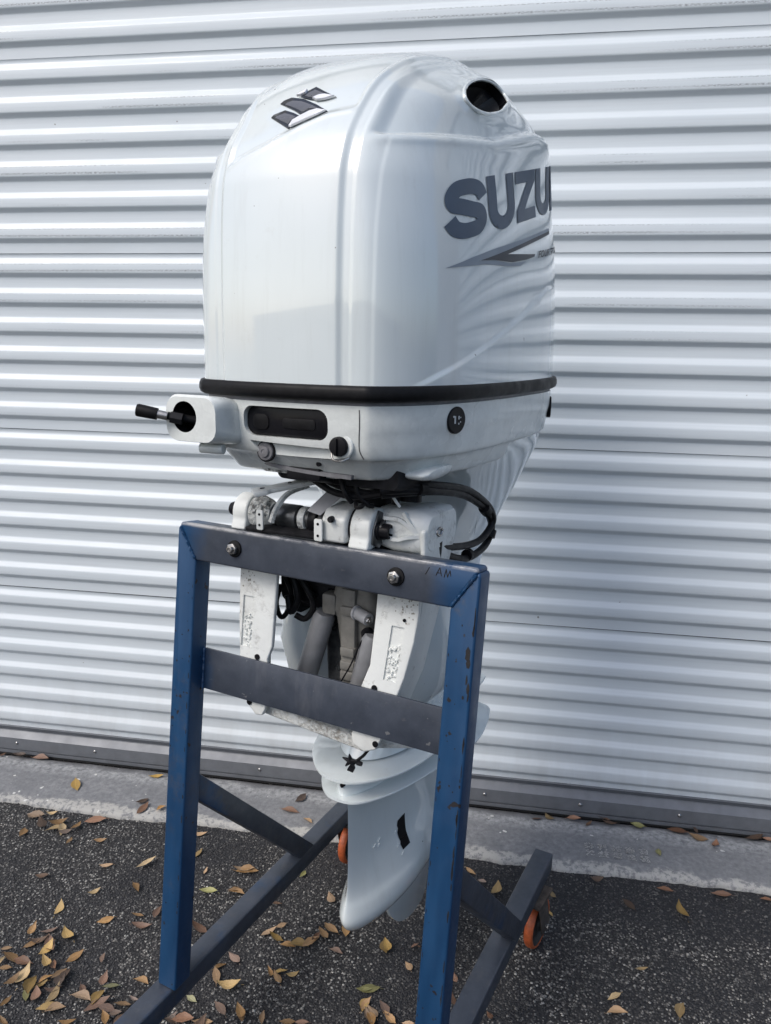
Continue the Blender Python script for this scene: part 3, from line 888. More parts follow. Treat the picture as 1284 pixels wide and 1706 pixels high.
cowl.data.name = 'cowling'
cowl.data.set_sharp_from_angle(angle=R(38))
for sg in (1, -1):
    em('intake_rim', G().tube([Vector((CU+sg*(p[0]-CU), p[1], p[2]))+Vector((sg*.0012, 0, .0005)) for p in HOLE], .0030, 10, 6, True), M['white'], cowl)
# dark ribs inside the visible duct
mc = mid_-ax*.034
nl_ = len(loop_); deep = mid_-ax*.062+Vector((0, -.012, -.004))
for a_, b_, mt in ((0, nl_//5, 'shaft'), (nl_//5, nl_//2, 'hub'), (nl_//2, nl_*4//5, 'inside'), (nl_*4//5, nl_, 'hub')):
    seg_ = [mid_+(loop_[i % nl_]-mid_)*.955-ax*.016 for i in range(a_, b_+1)]
    em('duct_wall', G().add(seg_+[deep], [(i, i+1, len(seg_)) for i in range(len(seg_)-1)]), M[mt], cowl, sharp=10)
0 and em('duct_fin', G().add([mc+Vector((0, .10, -.005)), mc+Vector((.015, .085, -.03)), mc+Vector((-.004, -.02, -.005)), mc+Vector((-.02, -.01, .02))], [(0, 1, 2, 3)]), M['cylinder'], cowl)
0 and em('duct_fin', G().add([mc+Vector((.005, -.09, -.02)), mc+Vector((.0, -.07, .02)), mc+Vector((-.012, .02, .02)), mc+Vector((-.006, .0, -.01))], [(0, 1, 2, 3)]), M['black'], cowl)
# duct emblem etc.

def drape(name, polys, mat, sgn=1, off=.0007, step=.007, par=None):
    """print laid on the cowling: outlines in (v, z), dropped onto its side"""
    bm = bmesh.new()
    for outline in polys:
        try: bm.faces.new([bm.verts.new((p[0], p[1], 0)) for p in outline])
        except ValueError: pass
    bmesh.ops.triangulate(bm, faces=bm.faces[:])
    xs_ = [v.co.x for v in bm.verts]; ys_ = [v.co.y for v in bm.verts]
    for ax_i, lo, hi in ((0, min(xs_), max(xs_)), (1, min(ys_), max(ys_))):
        q = lo+step
        while q < hi:
            pc = [0, 0, 0]; pc[ax_i] = q; pn = [0, 0, 0]; pn[ax_i] = 1
            bmesh.ops.bisect_plane(bm, geom=bm.verts[:]+bm.edges[:]+bm.faces[:], plane_co=pc, plane_no=pn)
            q += step
    bmesh.ops.triangulate(bm, faces=bm.faces[:])
    dead = []
    for v in bm.verts:
        hit, nr, i_, d_ = bvh.ray_cast(Vector((CU+sgn*.6, v.co.x, v.co.y)), Vector((-sgn, 0, 0)))
        if hit is None: dead.append(v); continue
        if nr.x*sgn < 0: nr = -nr
        v.co = hit+nr*off-MO
    if dead: bmesh.ops.delete(bm, geom=dead, context='VERTS')
    me = bpy.data.meshes.new(name); bm.to_mesh(me); bm.free()
    for p in me.polygons: p.use_smooth = True
    me.materials.append(mat)
    o = bpy.data.objects.new(name, me); COL.objects.link(o); o.parent = par or cowl
    return o
def stroke(path, w, res=10, cap=None):
    P = [Vector((p[0], p[1], 0)) for p in path]; P = smooth(P, res)
    out = []
    for i in range(len(P)-1):
        def sidev(k):
            d = (P[min(k+1, len(P)-1)]-P[max(k-1, 0)]).normalized(); return Vector((-d.y, d.x, 0))
        a, b = sidev(i), sidev(i+1)
        wa, wb = w/2, w/2
        out.append([(P[i]+a*wa)[:2], (P[i]-a*wa)[:2], (P[i+1]-b*wb)[:2], (P[i+1]+b*wb)[:2]])
    return out
def stroke1(path, w, res):
    P = smooth([Vector((p[0], p[1], 0)) for p in path], res); L_ = []; R_ = []
    for k in range(len(P)):
        d = (P[min(k+1, len(P)-1)]-P[max(k-1, 0)]).normalized(); q = Vector((-d.y, d.x, 0))*w/2
        L_.append(tuple((P[k]+q)[:2])); R_.append(tuple((P[k]-q)[:2]))
    return [L_+R_[::-1]]
def letter(ch):
    if ch == 'S':
        return stroke1([(.90, .66), (.82, .80), (.66, .865), (.48, .875), (.28, .845), (.165, .72), (.20, .60), (.38, .545), (.60, .475), (.80, .41), (.845, .28), (.74, .155), (.54, .125), (.36, .135), (.20, .20), (.10, .34)],   .272, 6)
    if ch == 'U':
        o = [(0, 1), (.29, 1), (.29, .42)]+[(.5-.21*math.cos(R(a)), .40-.17*math.sin(R(a))) for a in range(0, 181, 15)]+[(.71, 1), (1, 1), (1, .40)]+[(.5+.5*math.cos(R(a)), .40-.42*math.sin(R(a))) for a in range(0, 181, 12)]
        return [o]
    if ch == 'Z': return [[(0, 1), (1, 1), (1, .76), (.40, .24), (1, .24), (1, 0), (0, 0), (0, .24), (.60, .76), (0, .76)]]
    if ch == 'K': return [[(0, 1), (.29, 1), (.29, .62), (.66, 1), (1, 1), (.54, .54), (1.02, 0), (.66, 0), (.29, .42), (.29, 0), (0, 0)]]
    if ch == 'I': return [[(0, 1), (.32, 1), (.32, 0), (0, 0)]]
word = []
v0 = -1.047
for ch, wd, gap in (('S', .118, .006), ('U', .112, .010), ('Z', .108, .008), ('U', .104, .010), ('K', .104, .010), ('I', .10, 0)):
    H = .083
    for pl_ in letter(ch):
        word.append([(v0+x*wd*(1 if ch != 'I' else .9), 1.632+(v0+x*wd+1.0)*.245+y*H) for x, y in pl_])
    o = drape('letter', word, M['decal'], off=.0012); word = []
    o['label'] = 'slate grey letter ' + ch
    v0 += wd+gap
drape('stripe', [[(-1.0493, 1.5843), (-.9736, 1.6087), (-.9107, 1.6263), (-.7247, 1.6703), (-.60, 1.7005), (-.60, 1.6955), (-.72, 1.6655), (-.8723, 1.6258), (-.9595, 1.6036), (-.9112, 1.6090), (-.84, 1.6120), (-.76, 1.6225), (-.79, 1.612), (-.8516, 1.6055), (-.9433, 1.5995)]], M['decal_light'], off=.0011)
drape('stripe', [[(-.957, 1.6041), (-.8723, 1.6262), (-.72, 1.6660), (-.60, 1.6958), (-.60, 1.690), (-.70, 1.6640), (-.8541, 1.6245), (-.705, 1.6410), (-.71, 1.636), (-.7561, 1.6262), (-.83, 1.6140), (-.9112, 1.6094)]], M['decal_dark'], off=.0014)
tc_ = bpy.data.curves.new('fs', 'FONT'); tc_.body = 'FOUR STROKE'; tc_.size = .021; tc_.shear = .35; tc_.offset = .0005; tc_.resolution_u = 3
to = bpy.data.objects.new('fs', tc_); COL.objects.link(to); bpy.context.view_layer.update()
tm = bpy.data.meshes.new_from_object(to.evaluated_get(bpy.context.evaluated_depsgraph_get()))
polys = [[(-.688+tm.vertices[i].co.x*1.5, 1.636+tm.vertices[i].co.y*.8+tm.vertices[i].co.x*1.5*.17) for i in p.vertices] for p in tm.polygons]
bpy.data.objects.remove(to)
drape('lettering', polys, M['decal_dark'], off=.0018, step=.02)

# emblem on the sloping front: three stacked chrome-edged blades
def front_hit(u, z):
    hit, nr, i_, d_ = bvh.ray_cast(Vector((u, -1.6, z)), Vector((0, 1, 0)))
    if nr.y > 0: nr = -nr
    return hit, nr
def emblem_piece(name, poly, lift0, lift1, mat, inset=0):
    n = len(poly)
    cx = sum(p[0] for p in poly)/n; cy = sum(p[1] for p in poly)/n
    vs = []
    for q, lift in ((0, lift0), (inset*.3, (lift0+lift1)/2+.0006), (inset, lift1)):
        for x, y in poly:
            xx, yy = x+(cx-x)*q, y+(cy-y)*q
            h, nr = front_hit(CU+.004+xx, 1.806+yy); vs.append(h+nr*lift)
    fs = [(r*n+k, r*n+(k+1) % n, (r+1)*n+(k+1) % n, (r+1)*n+k) for r in range(2) for k in range(n)]
    fs += [tuple(range(2*n, 3*n)), tuple(range(n))[::-1]]
    return em(name, G().add(vs, fs), mat, cowl, sharp=25)
def dens(poly, k=4):
    out = []
    for i in range(len(poly)):
        a, b = poly[i], poly[(i+1) % len(poly)]
        for j in range(k): out.append((a[0]+(b[0]-a[0])*j/k, a[1]+(b[1]-a[1])*j/k))
    return out
blades = [[(-.049, -.0054), (-.0462, -.0015), (-.0281, .0028), (-.0107, -.0036), (.0047, -.0111), (-.0009, -.0179), (-.0041, -.0229), (-.0059, -.0285)],
          [(-.0429, .0168), (-.0391, .0212), (-.0274, .0243), (-.0028, .0182), (.0247, .0055), (.0465, -.0069), (.022, -.004), (.0096, -.0097), (-.011, .0019), (-.0298, .0108)],
          [(-.0095, .0242), (-.0013, .0326), (.0085, .0375), (.0318, .0252), (.0515, .0154), (.035, .0187), (.0205, .0169), (.0144, .0156), (.0009, .0198)]]
slivers = [[(-.0061, -.0279), (-.0047, -.0196), (.0096, -.0118), (.022, -.006), (.0344, -.0038), (.0489, -.0088), (.0348, -.0161), (.0153, -.0233), (.0003, -.0293)],
           [(.0144, .0156), (.0238, .0192), (.0348, .019), (.0531, .0141), (.0384, .0112), (.0244, .0109)],
           [(-.0179, .0245), (-.0113, .0297), (-.0026, .0328), (-.0029, .0271), (-.0108, .0244)]]
for b_ in blades:
    n_ = len(b_); bx, by = sum(q[0] for q in b_)/n_, sum(q[1] for q in b_)/n_
    emblem_piece('emblem_blade', dens([(bx+(x-bx)*1.08, by+(y-by)*1.10) for x, y in b_], 2), 0, .0026, M['emblem'], .10)
    emblem_piece('emblem_face', dens([(bx+(x-bx)*.74, by+(y-by)*.66-.001) for x, y in b_], 2), .0022, .0032, M['emblem_face'], .08)
for b_ in slivers:
    emblem_piece('emblem_edge', dens(b_, 2), .0022, .0056, M['chrome'], .12)

# ---- plan-shaped lofts
def plan(z, w, vf, vr, vm, nf, nr, fp=None, n=240, bow=.7):
    out = []
    for k in range(n):
        a = 2*math.pi*k/n; c, s = math.cos(a), math.sin(a)
        e = nf if s < 0 else nr
        u = w*math.copysign(abs(c)**(2/e), c); v = vm+(vm-vf if s < 0 else vr-vm)*math.copysign(abs(s)**(2/e), s)
        if fp is not None and v < fp+bow*u*u: v = fp+bow*u*u
        out.append(Vector((CU+u, v, z)))
    return out
def lerp_sections(T, res=8):
    P = np.array(T, float); out = []
    for i in range(len(P)-1):
        for k in range(res):
            t = k/res
            a = P[max(i-1, 0)]; b = P[i]; c = P[i+1]; d = P[min(i+2, len(P)-1)]
            out.append(.5*((2*b)+(c-a)*t+(2*a-5*b+4*c-d)*t*t+(3*b-3*c+d-a)*t**3))
    out.append(P[-1]); return out
# black rubber seal between cowling and lower cover
rings = []
for z, o in ((1.4140, .0035), (1.4130, .0066), (1.4070, .0090), (1.3990, .0094), (1.3935, .0075), (1.3905, .0025), (1.3900, -.002)):
    rings.append(plan(z, .250+o, -1.190-o, -.330+o, -.68, 3.2, 2.8, -1.174-o))
em('rubber_seal', G().loft(rings), M['rubber'], sharp=60)
em('gasket', G().loft([plan(1.3898, .2465, -1.186, -.334, -.68, 3.2, 2.8, -1.170), plan(1.3848, .2455, -1.185, -.335, -.68, 3.2, 2.8, -1.169)]), M['grey_gasket'], sharp=60)
# lower cover
T = [(1.3846, .2475, -1.188, -.333, -.68, 3.2, 2.8, -1.1715), (1.355, .2472, -1.187, -.336, -.68, 3.2, 2.8, -1.170), (1.338, .2445, -1.185, -.345, -.68, 3.2, 2.8, -1.168),
     (1.318, .2425, -1.182, -.352, -.68, 3.2, 2.8, -1.164), (1.3035, .2395, -1.176, -.357, -.68, 3.2, 2.8, -1.157), (1.2985, .2325, -1.166, -.360, -.68, 3.1, 2.8, -1.147),
     (1.281, .2265, -1.150, -.362, -.68, 3.0, 2.8, -1.130), (1.267, .219, -1.136, -.366, -.68, 3.0, 2.8, -1.116), (1.2635, .206, -1.118, -.376, -.68, 3.0, 2.8, -1.100)]
pan = em('lower_cover', G().loft([plan(*s) for s in lerp_sections(T, 4)]), M['cover'], sharp=50)
def pan_cut(cutg, mat, pan=None):
    pan = pan or globals()['pan']
    cut = mk('cutter', cutg, mat, None, org=MO); cut.location = eng.location; cut.rotation_euler = eng.rotation_euler
    md = pan.modifiers.new('b', 'BOOLEAN'); md.operation = 'DIFFERENCE'; md.object = cut; md.solver = 'EXACT'; md.material_mode = 'TRANSFER'
    bpy.context.view_layer.update()
    nm = bpy.data.meshes.new_from_object(pan.evaluated_get(bpy.context.evaluated_depsgraph_get()))
    pan.modifiers.clear(); pan.data = nm; bpy.data.objects.remove(cut)
# front recess with its rubber grommet plate
pan_cut(G().prism(rrect(.155, .047, .018, 6, .033, 1.3535), (0, -1.25, 0), (1, 0, 0), (0, 0, 1), (0, .117, 0)), M['cover'])
# lower front shelf: the cover is scooped away under the recess
pan_cut(G().prism([(-.036, 1.322), (.122, 1.318), (.140, 1.292), (.10, 1.283), (-.01, 1.290)], (0, -1.25, 0), (1, 0, 0), (0, 0, 1), (0, .100, 0)), M['cover'])
pan.data.name = 'lower_cover'
pan.data.set_sharp_from_angle(angle=R(35))
g = G().prism(rrect(.1535, .0455, .0172, 6, .033, 1.3535), (0, -1.1350, 0), (1, 0, 0), (0, 0, 1), (0, -.024, 0))
gp = em('grommet_plate', g, M['inside'], bevel=.002)
g = G().prism(rrect(.030, .024, .009, 5, -.016, 1.352), (0, -1.1588, 0), (1, 0, 0), (0, 0, 1), (0, -.0022, 0))
em('grommet_boss', g, M['rubber'], gp, bevel=.0008)
g = G().prism(rrect(.060, .016, .005, 5, .055, 1.352), (0, -1.1588, 0), (1, 0, 0), (0, 0, 1), (0, -.0016, 0))
em('grommet_boss', g, M['rubber'], gp, bevel=.0006)
# round plug and knob on the lower front
g = G().lathe((-.013, -1.150, 1.3045), (0, -1, 0), [(0, .0150), (.004, .0150), (.0055, .0138), (.006, .010), (.009, .0085), (.0095, .004), (.0085, .0035), (.0085, 0)], 28)
em('flush_plug', g, M['grey_gasket'])
g = G().lathe((-.013, -1.149, 1.3045), (0, -1, 0), [(0, .0172), (.0042, .0172), (.0046, .0155), (.0042, .0145), (.004, 0)], 28)
em('plug_ring', g, M['rubber'])
kc = (.128, -1.150, 1.3235)
em('knob_boss', G().lathe((kc[0]+.004, -1.152, kc[2]), (0, -1, 0), [(-.01, .0195), (.006, .0185), (.0075, .017), (.0075, 0)], 28), M['cover'])
kb = em('latch_knob', G().lathe((kc[0], -1.158, kc[2]), (0.08, -1, 0), [(0, .0150), (.007, .0150), (.009, .0138), (.0095, .0125), (.0095, 0)], 28), M['black'])
em('knob_rib', G().box((kc[0]-.003, -1.1712, kc[2]-.0125), (kc[0]+.001, -1.1668, kc[2]+.0125)), M['rubber'], kb, bevel=.0008)
em('retaining_clip', G().tube([(kc[0]-.014, -1.160, kc[2]-.008), (kc[0]-.008, -1.166, kc[2]-.019), (kc[0]+.006, -1.166, kc[2]-.021), (kc[0]+.016, -1.158, kc[2]-.016)], .0016, 8), M['steel'])
# starboard rigging nose
def rr3(cx, cz, w, h, r, v, k=6): return [Vector((x, v, z)) for x, z in rrect(w, h, r, k, cx, cz)]
g = G().loft([rr3(-.115, 1.344, .110, .066, .014, -1.085), rr3(-.107, 1.348, .106, .072, .016, -1.160), rr3(-.109, 1.352, .106, .074, .018, -1.184), rr3(-.111, 1.3545, .102, .074, .022, -1.210), rr3(-.111, 1.3535, .100, .069, .022, -1.2145)])
nose_ = em('rigging_nose', g, M['cover'], sharp=28)
pan_cut(G().frust((-.1235, -1.26, 1.357), (-.1235, -1.150, 1.357), .0245, .0245, 40), M['inside'], nose_)
nose_.data.set_sharp_from_angle(angle=R(28)); nose_.data.name = 'rigging_nose'
rod = em('shift_rod', G().cyl((-.120, -1.190, 1.350), (-.1655, -1.232, 1.3605), .0062, 16).cyl((-.130, -1.211, 1.3525), (-.146, -1.2205, 1.356), .0098, 6), M['dark'], nose_)
em('rod_collar', G().cyl((-.150, -1.223, 1.357), (-.163, -1.2305, 1.360), .0070, 20), M['steel'], rod)
em('rod_cap', G().lathe((-.163, -1.2305, 1.360), (-.0455, -.027, .0105), [(0, .0062), (.001, .0095), (.030, .0102), (.033, .0095), (.0335, .0062), (.027, .0058), (.027, 0)], 24), M['rubber'], rod)
em('drain_tube', G().cyl((-.118, -1.185, 1.3055), (-.078, -1.176, 1.3050), .0085, 18).cyl((-.119, -1.1853, 1.3055), (-.115, -1.184, 1.3055), .0065, 18), M['cover'], nose_, bevel=.0015)
# seam between front and side of the lower cover
sm_ = []
def pan_pt(u, z):
    # distance to the lower cover in front
    P = [s for s in lerp_sections(T, 4)]
    s = min(P, key=lambda q: abs(q[0]-z)); r_ = plan(*s)
    cand = [p for p in r_ if p.y < -.68]
    p = min(cand, key=lambda p: abs(p.x-u)); return p
em('panel_seam', G().tube([pan_pt(.160, z)+Vector((.0, -.0002, z-pan_pt(.160, z).z)) for z in (1.379, 1.355, 1.338, 1.318, 1.305)], .0009, 6, 3), M['seam'])
# badge on the port side, screw hole, rear slot
def side_pt(v, z, sg=1):
    s = min(lerp_sections(T, 4), key=lambda q: abs(q[0]-z)); r_ = plan(*s)
    p = min([p for p in r_ if (p.x-CU)*sg > .05], key=lambda p: abs(p.y-v)); q = [a for a in r_ if (a.x-CU)*sg > .05 and a is not p]
    k = min(q, key=lambda a: (a-p).length); d = (k-p).normalized(); n = Vector((d.y, -d.x, 0))
    if n.x*sg < 0: n = -n
    return Vector((p.x, p.y, z)), n
def badge(v, z, rw, rh, mat, lift=.0015, name='badge', par=None, base=-.004):
    p, n = side_pt(v, z); t_ = Vector((-n.y, n.x, 0)); g = G(); N = 36
    rings = []
    for d, s in ((base, 1), (lift, 1), (lift+.0012, .93)):
        rings.append([p+n*d+t_*math.cos(6.28318*k/N)*rw*s+Vector((0, 0, 1))*math.sin(6.28318*k/N)*rh*s for k in range(N)])
    g.loft(rings)
    return em(name, g, mat, par), p, n, t_
bd, p, n, t_ = badge(-1.005, 1.3585, .0235, .0215, M['black'])
g = G()
for ax_, w_, az_, h_ in ((-.006, .0035, .001, .012), (-.0095, .0035, .006, .003), (.004, .0026, .004, .0055), (.0085, .002, .004, .002), (.0085, .002, -.003, .002), (.004, .0026, -.0055, .0028)):
    c0 = p+n*.0029+t_*ax_+Vector((0, 0, az_))
    g.hexa([c0+t_*a*w_+Vector((0, 0, b*h_/1))+n*d for d in (0, .0004) for a, b in ((-.5, -.5), (.5, -.5), (.5, .5), (-.5, .5))])
em('badge_mark', g, M['mark'], bd)
badge(-1.140, 1.290, .0042, .0042, M['inside'], .0012, 'screw_hole')
badge(-.485, 1.348, .020, .023, M['black'], .0035, 'side_vent')
# oval scoop low on the port side
em('side_scoop', G().loft([[Vector((.236+.012*s*math.cos(6.28318*k/32)*.5-.004, -1.010+.058*s*math.sin(6.28318*k/32)-.0, 1.2725+.0125*s*math.cos(6.28318*k/32)))+Vector((d, 0, 0)) for k in range(32)] for d, s in ((-.05, 1), (-.012, 1), (-.004, .86), (-.001, .55))]), M['cover'], sharp=50)

# ---- leg: side covers tapering down behind the bracket
T2 = [(1.303, .2335, -1.02, -.359, -.68, 3.0, 2.8), (1.285, .2290, -1.00, -.357, -.67, 3.0, 2.8), (1.27, .2235, -.985, -.354, -.66, 2.9, 2.8), (1.25, .2145, -.96, -.350, -.65, 2.8, 2.7), (1.21, .194, -.93, -.340, -.63, 2.5, 2.5), (1.16, .171, -.915, -.345, -.62, 2.3, 2.3), (1.10, .150, -.91, -.400, -.64, 2.2, 2.2),
      (1.04, .144, -.895, -.480, -.68, 2.6, 2.2), (.98, .148, -.905, -.540, -.71, 3.0, 2.2), (.90, .150, -.905, -.56, -.73, 3.0, 2.1), (.80, .135, -.905, -.55, -.74, 2.6, 2.0), (.72, .100, -.90, -.54, -.74, 2.0, 2.0), (.662, .090, -.93, -.54, -.74, 2.0, 2.0)]
leg = em('leg_housing', G().loft([plan(*s, n=160) for s in lerp_sections(T2, 6)]), M['white'], sharp=50)
em('leg_fairing', G().loft([[Vector((cx+a, cy+b, z)) for a, b in rrect(w_, d_, .022, 6)] for z, cx, cy, w_, d_ in ((.70, -.02, -.86, .20, .09), (.80, -.035, -.865, .23, .10), (.88, -.05, -.87, .23, .11), (.94, -.06, -.865, .20, .10), (.975, -.06, -.855, .14, .07), (.985, -.06, -.85, .10, .04))]), M['white'], leg, sharp=50)
# vertical fillet edge down the cover side
em('cover_edge', G().tube([(.196, -.735, 1.19), (.176, -.70, 1.12), (.160, -.69, 1.04), (.148, -.70, .97)], .0022, 8), M['white'], leg)
# ---- splash plate, anti-ventilation plate, gearcase
def plate(name, z, th, T, mat=M['white'], droop=0):
    P = smooth([Vector((w, v, 0)) for v, w in T], 5)
    out = [(CU+p.x, p.y) for p in P]+[(CU-p.x, p.y) for p in P[::-1][1:-1]]
    g = G(); n = len(out)
    rings = [[Vector((CU+(x-CU)*s, v, z+dz-droop*(v+.75)**2)) for x, v in out] for dz, s in ((0, .985), (th*.25, 1), (th*.75, 1), (th, .985))]
    g.loft(rings)
    return em(name, g, mat, sharp=50)
plate('splash_plate', .652, .0055, [(-1.006, .0), (-1.002, .028), (-.985, .055), (-.955, .082), (-.92, .103), (-.86, .122), (-.78, .132), (-.70, .130), (-.65, .115), (-.61, .085), (-.59, .04), (-.585, .0)])
plate('anti_ventilation_plate', .599, .0055, [(-.990, .0), (-.986, .026), (-.97, .048), (-.94, .070), (-.90, .090), (-.84, .110), (-.76, .130), (-.70, .147), (-.63, .155), (-.55, .146), (-.49, .130), (-.470, .118), (-.455, .085), (-.40, .060), (-.33, .055), (-.30, .045), (-.295, 0)])
T3 = [(.656, .072, -.970, -.50, -.74, 1.8, 1.8), (.635, .062, -.972, -.48, -.74, 1.7, 1.8), (.606, .070, -.976, -.44, -.74, 1.8, 1.8), (.601, .055, -.970, -.44, -.72, 1.5, 1.7), (.590, .048, -.955, -.44, -.70, 1.25, 1.6), (.54, .044, -.951, -.46, -.68, 1.15, 1.6), (.48, .046, -.950, -.46, -.68, 1.15, 1.6), (.43, .051, -.950, -.45, -.68, 1.18, 1.7),
      (.385, .060, -.951, -.44, -.70, 1.25, 1.8), (.352, .064, -.955, -.43, -.72, 1.40, 1.9), (.328, .0675, -.961, -.42, -.745, 1.58, 2.0), (.304, .068, -.964, -.42, -.755, 1.72, 2.0), (.286, .064, -.958, -.42, -.755, 1.78, 2.0), (.270, .053, -.944, -.43, -.75, 1.8, 2.0), (.259, .038, -.922, -.45, -.74, 1.8, 2.0), (.253, .020, -.893, -.48, -.73, 1.8, 2.0), (.251, .006, -.86, -.55, -.72, 1.8, 2.0)]
gear = em('gearcase', G().loft([plan(*s, n=120) for s in lerp_sections(T3, 7)]), M['white'], sharp=50)
# skeg
out = smooth([Vector(p) for p in ((-.80, .24, 0), (-.775, .20, 0), (-.745, .15, 0), (-.70, .108, 0), (-.64, .084, 0), (-.585, .082, 0), (-.560, .100, 0), (-.545, .14, 0), (-.525, .24, 0))], 5)
n = len(out)
g = G(); rings = []
for s_, k_ in ((-1, .2), (-1, .8), (-.6, 1), (.6, 1), (1, .8), (1, .2)): pass
vs = [Vector((CU+sx*.0045, p.x, p.y)) for sx in (-1, 1) for p in out]
cx_ = Vector((0, -.66, .2))
g.add(vs, [tuple(range(n)), tuple(range(n, 2*n))[::-1]]+[(k, n+k, n+(k+1) % n, (k+1) % n) for k in range(n)])
em('skeg', g, M['white'], gear, bevel=.0018)
# propeller shaft carrier behind (no propeller fitted)
em('shaft_carrier', G().lathe((CU, -.46, .300), (0, 1, 0), [(0, .050), (.03, .048), (.05, .040), (.052, .014), (.115, .013), (.117, .010), (.117, 0)], 28), M['white'], gear)
# water inlet and anode marks on the gearcase side
gb = BVHTree.FromPolygons([Vector(v.co)+MO for v in gear.data.vertices], [tuple(p.vertices) for p in gear.data.polygons])
def on_gear(v, z, off=.0006):
    h, nr, _, _ = gb.ray_cast(Vector((CU+.4, v, z)), Vector((-1, 0, 0)))
    if nr.x < 0: nr = -nr
    return h+nr*off
def gpatch(name, outline, mat, off=.0008):
    bm = bmesh.new(); bm.faces.new([bm.verts.new((a, b, 0)) for a, b in outline])
    for ai in (0, 1):
        for q in np.arange(-1.2 if ai == 0 else 0, 1, .006):
            pc = [0, 0, 0]; pc[ai] = float(q); pn = [0, 0, 0]; pn[ai] = 1
            bmesh.ops.bisect_plane(bm, geom=bm.verts[:]+bm.edges[:]+bm.faces[:], plane_co=pc, plane_no=pn)
    for v in bm.verts: v.co = on_gear(v.co.x, v.co.y, off)-MO
    me = bpy.data.meshes.new(name); bm.to_mesh(me); bm.free(); me.materials.append(mat)
    o = bpy.data.objects.new(name, me); COL.objects.link(o); o.parent = gear; return o
gpatch('water_inlet', [(-.7648, .4544), (-.7917, .4494), (-.7955, .4393), (-.7930, .431), (-.7970, .424), (-.7958, .412), (-.7925, .4011), (-.7945, .395), (-.790, .3805), (-.7633, .3832), (-.7679, .4134), (-.7663, .4349)], M['inside'])
for vv, zz in ((-.797, .432), (-.794, .400), (-.786, .378), (-.850, .444), (-.852, .432), (-.866, .437)):
    g = G().tube([on_gear(vv-.012, zz-.006, .0012), on_gear(vv-.004, zz, .0014)], .0013, 6, 1)
    em('inlet_rib', g, M['white'], gear)
em('speed_pickup_hole', G().cyl((CU+.0, -.9775, .627), (CU+.002, -.969, .627), .0042, 12), M['inside'], gear)

# ---- clamp brackets, each a flange behind the bar carrying a casting above it
def flange(name, outline, t0=.046, th=.010, mat=M['casting']):
    g = G(); n = len(outline)
    vs = [SPT(u, t, h) for t in (t0, t0+th) for u, h in outline]
    g.add(vs, [tuple(range(n)), tuple(range(n, 2*n))[::-1]]+[(k, n+k, n+(k+1) % n, (k+1) % n) for k in range(n)])
    return em(name, g, mat, bevel=.003, seg=3)
FL = [(-.161, -.005), (-.161, -.10), (-.158, -.175), (-.150, -.262), (-.146, -.300), (-.128, -.335), (-.108, -.352), (-.092, -.350), (-.086, -.335), (-.084, -.28), (-.088, -.240), (-.079, -.215), (-.077, -.10), (-.077, -.005)]
FR = [(.132, -.005), (.131, -.12), (.127, -.205), (.113, -.245), (.114, -.30), (.100, -.335), (.104, -.352), (.128, -.362), (.150, -.352), (.160, -.33), (.176, -.27), (.194, -.215), (.207, -.15), (.212, -.10), (.212, -.005)]
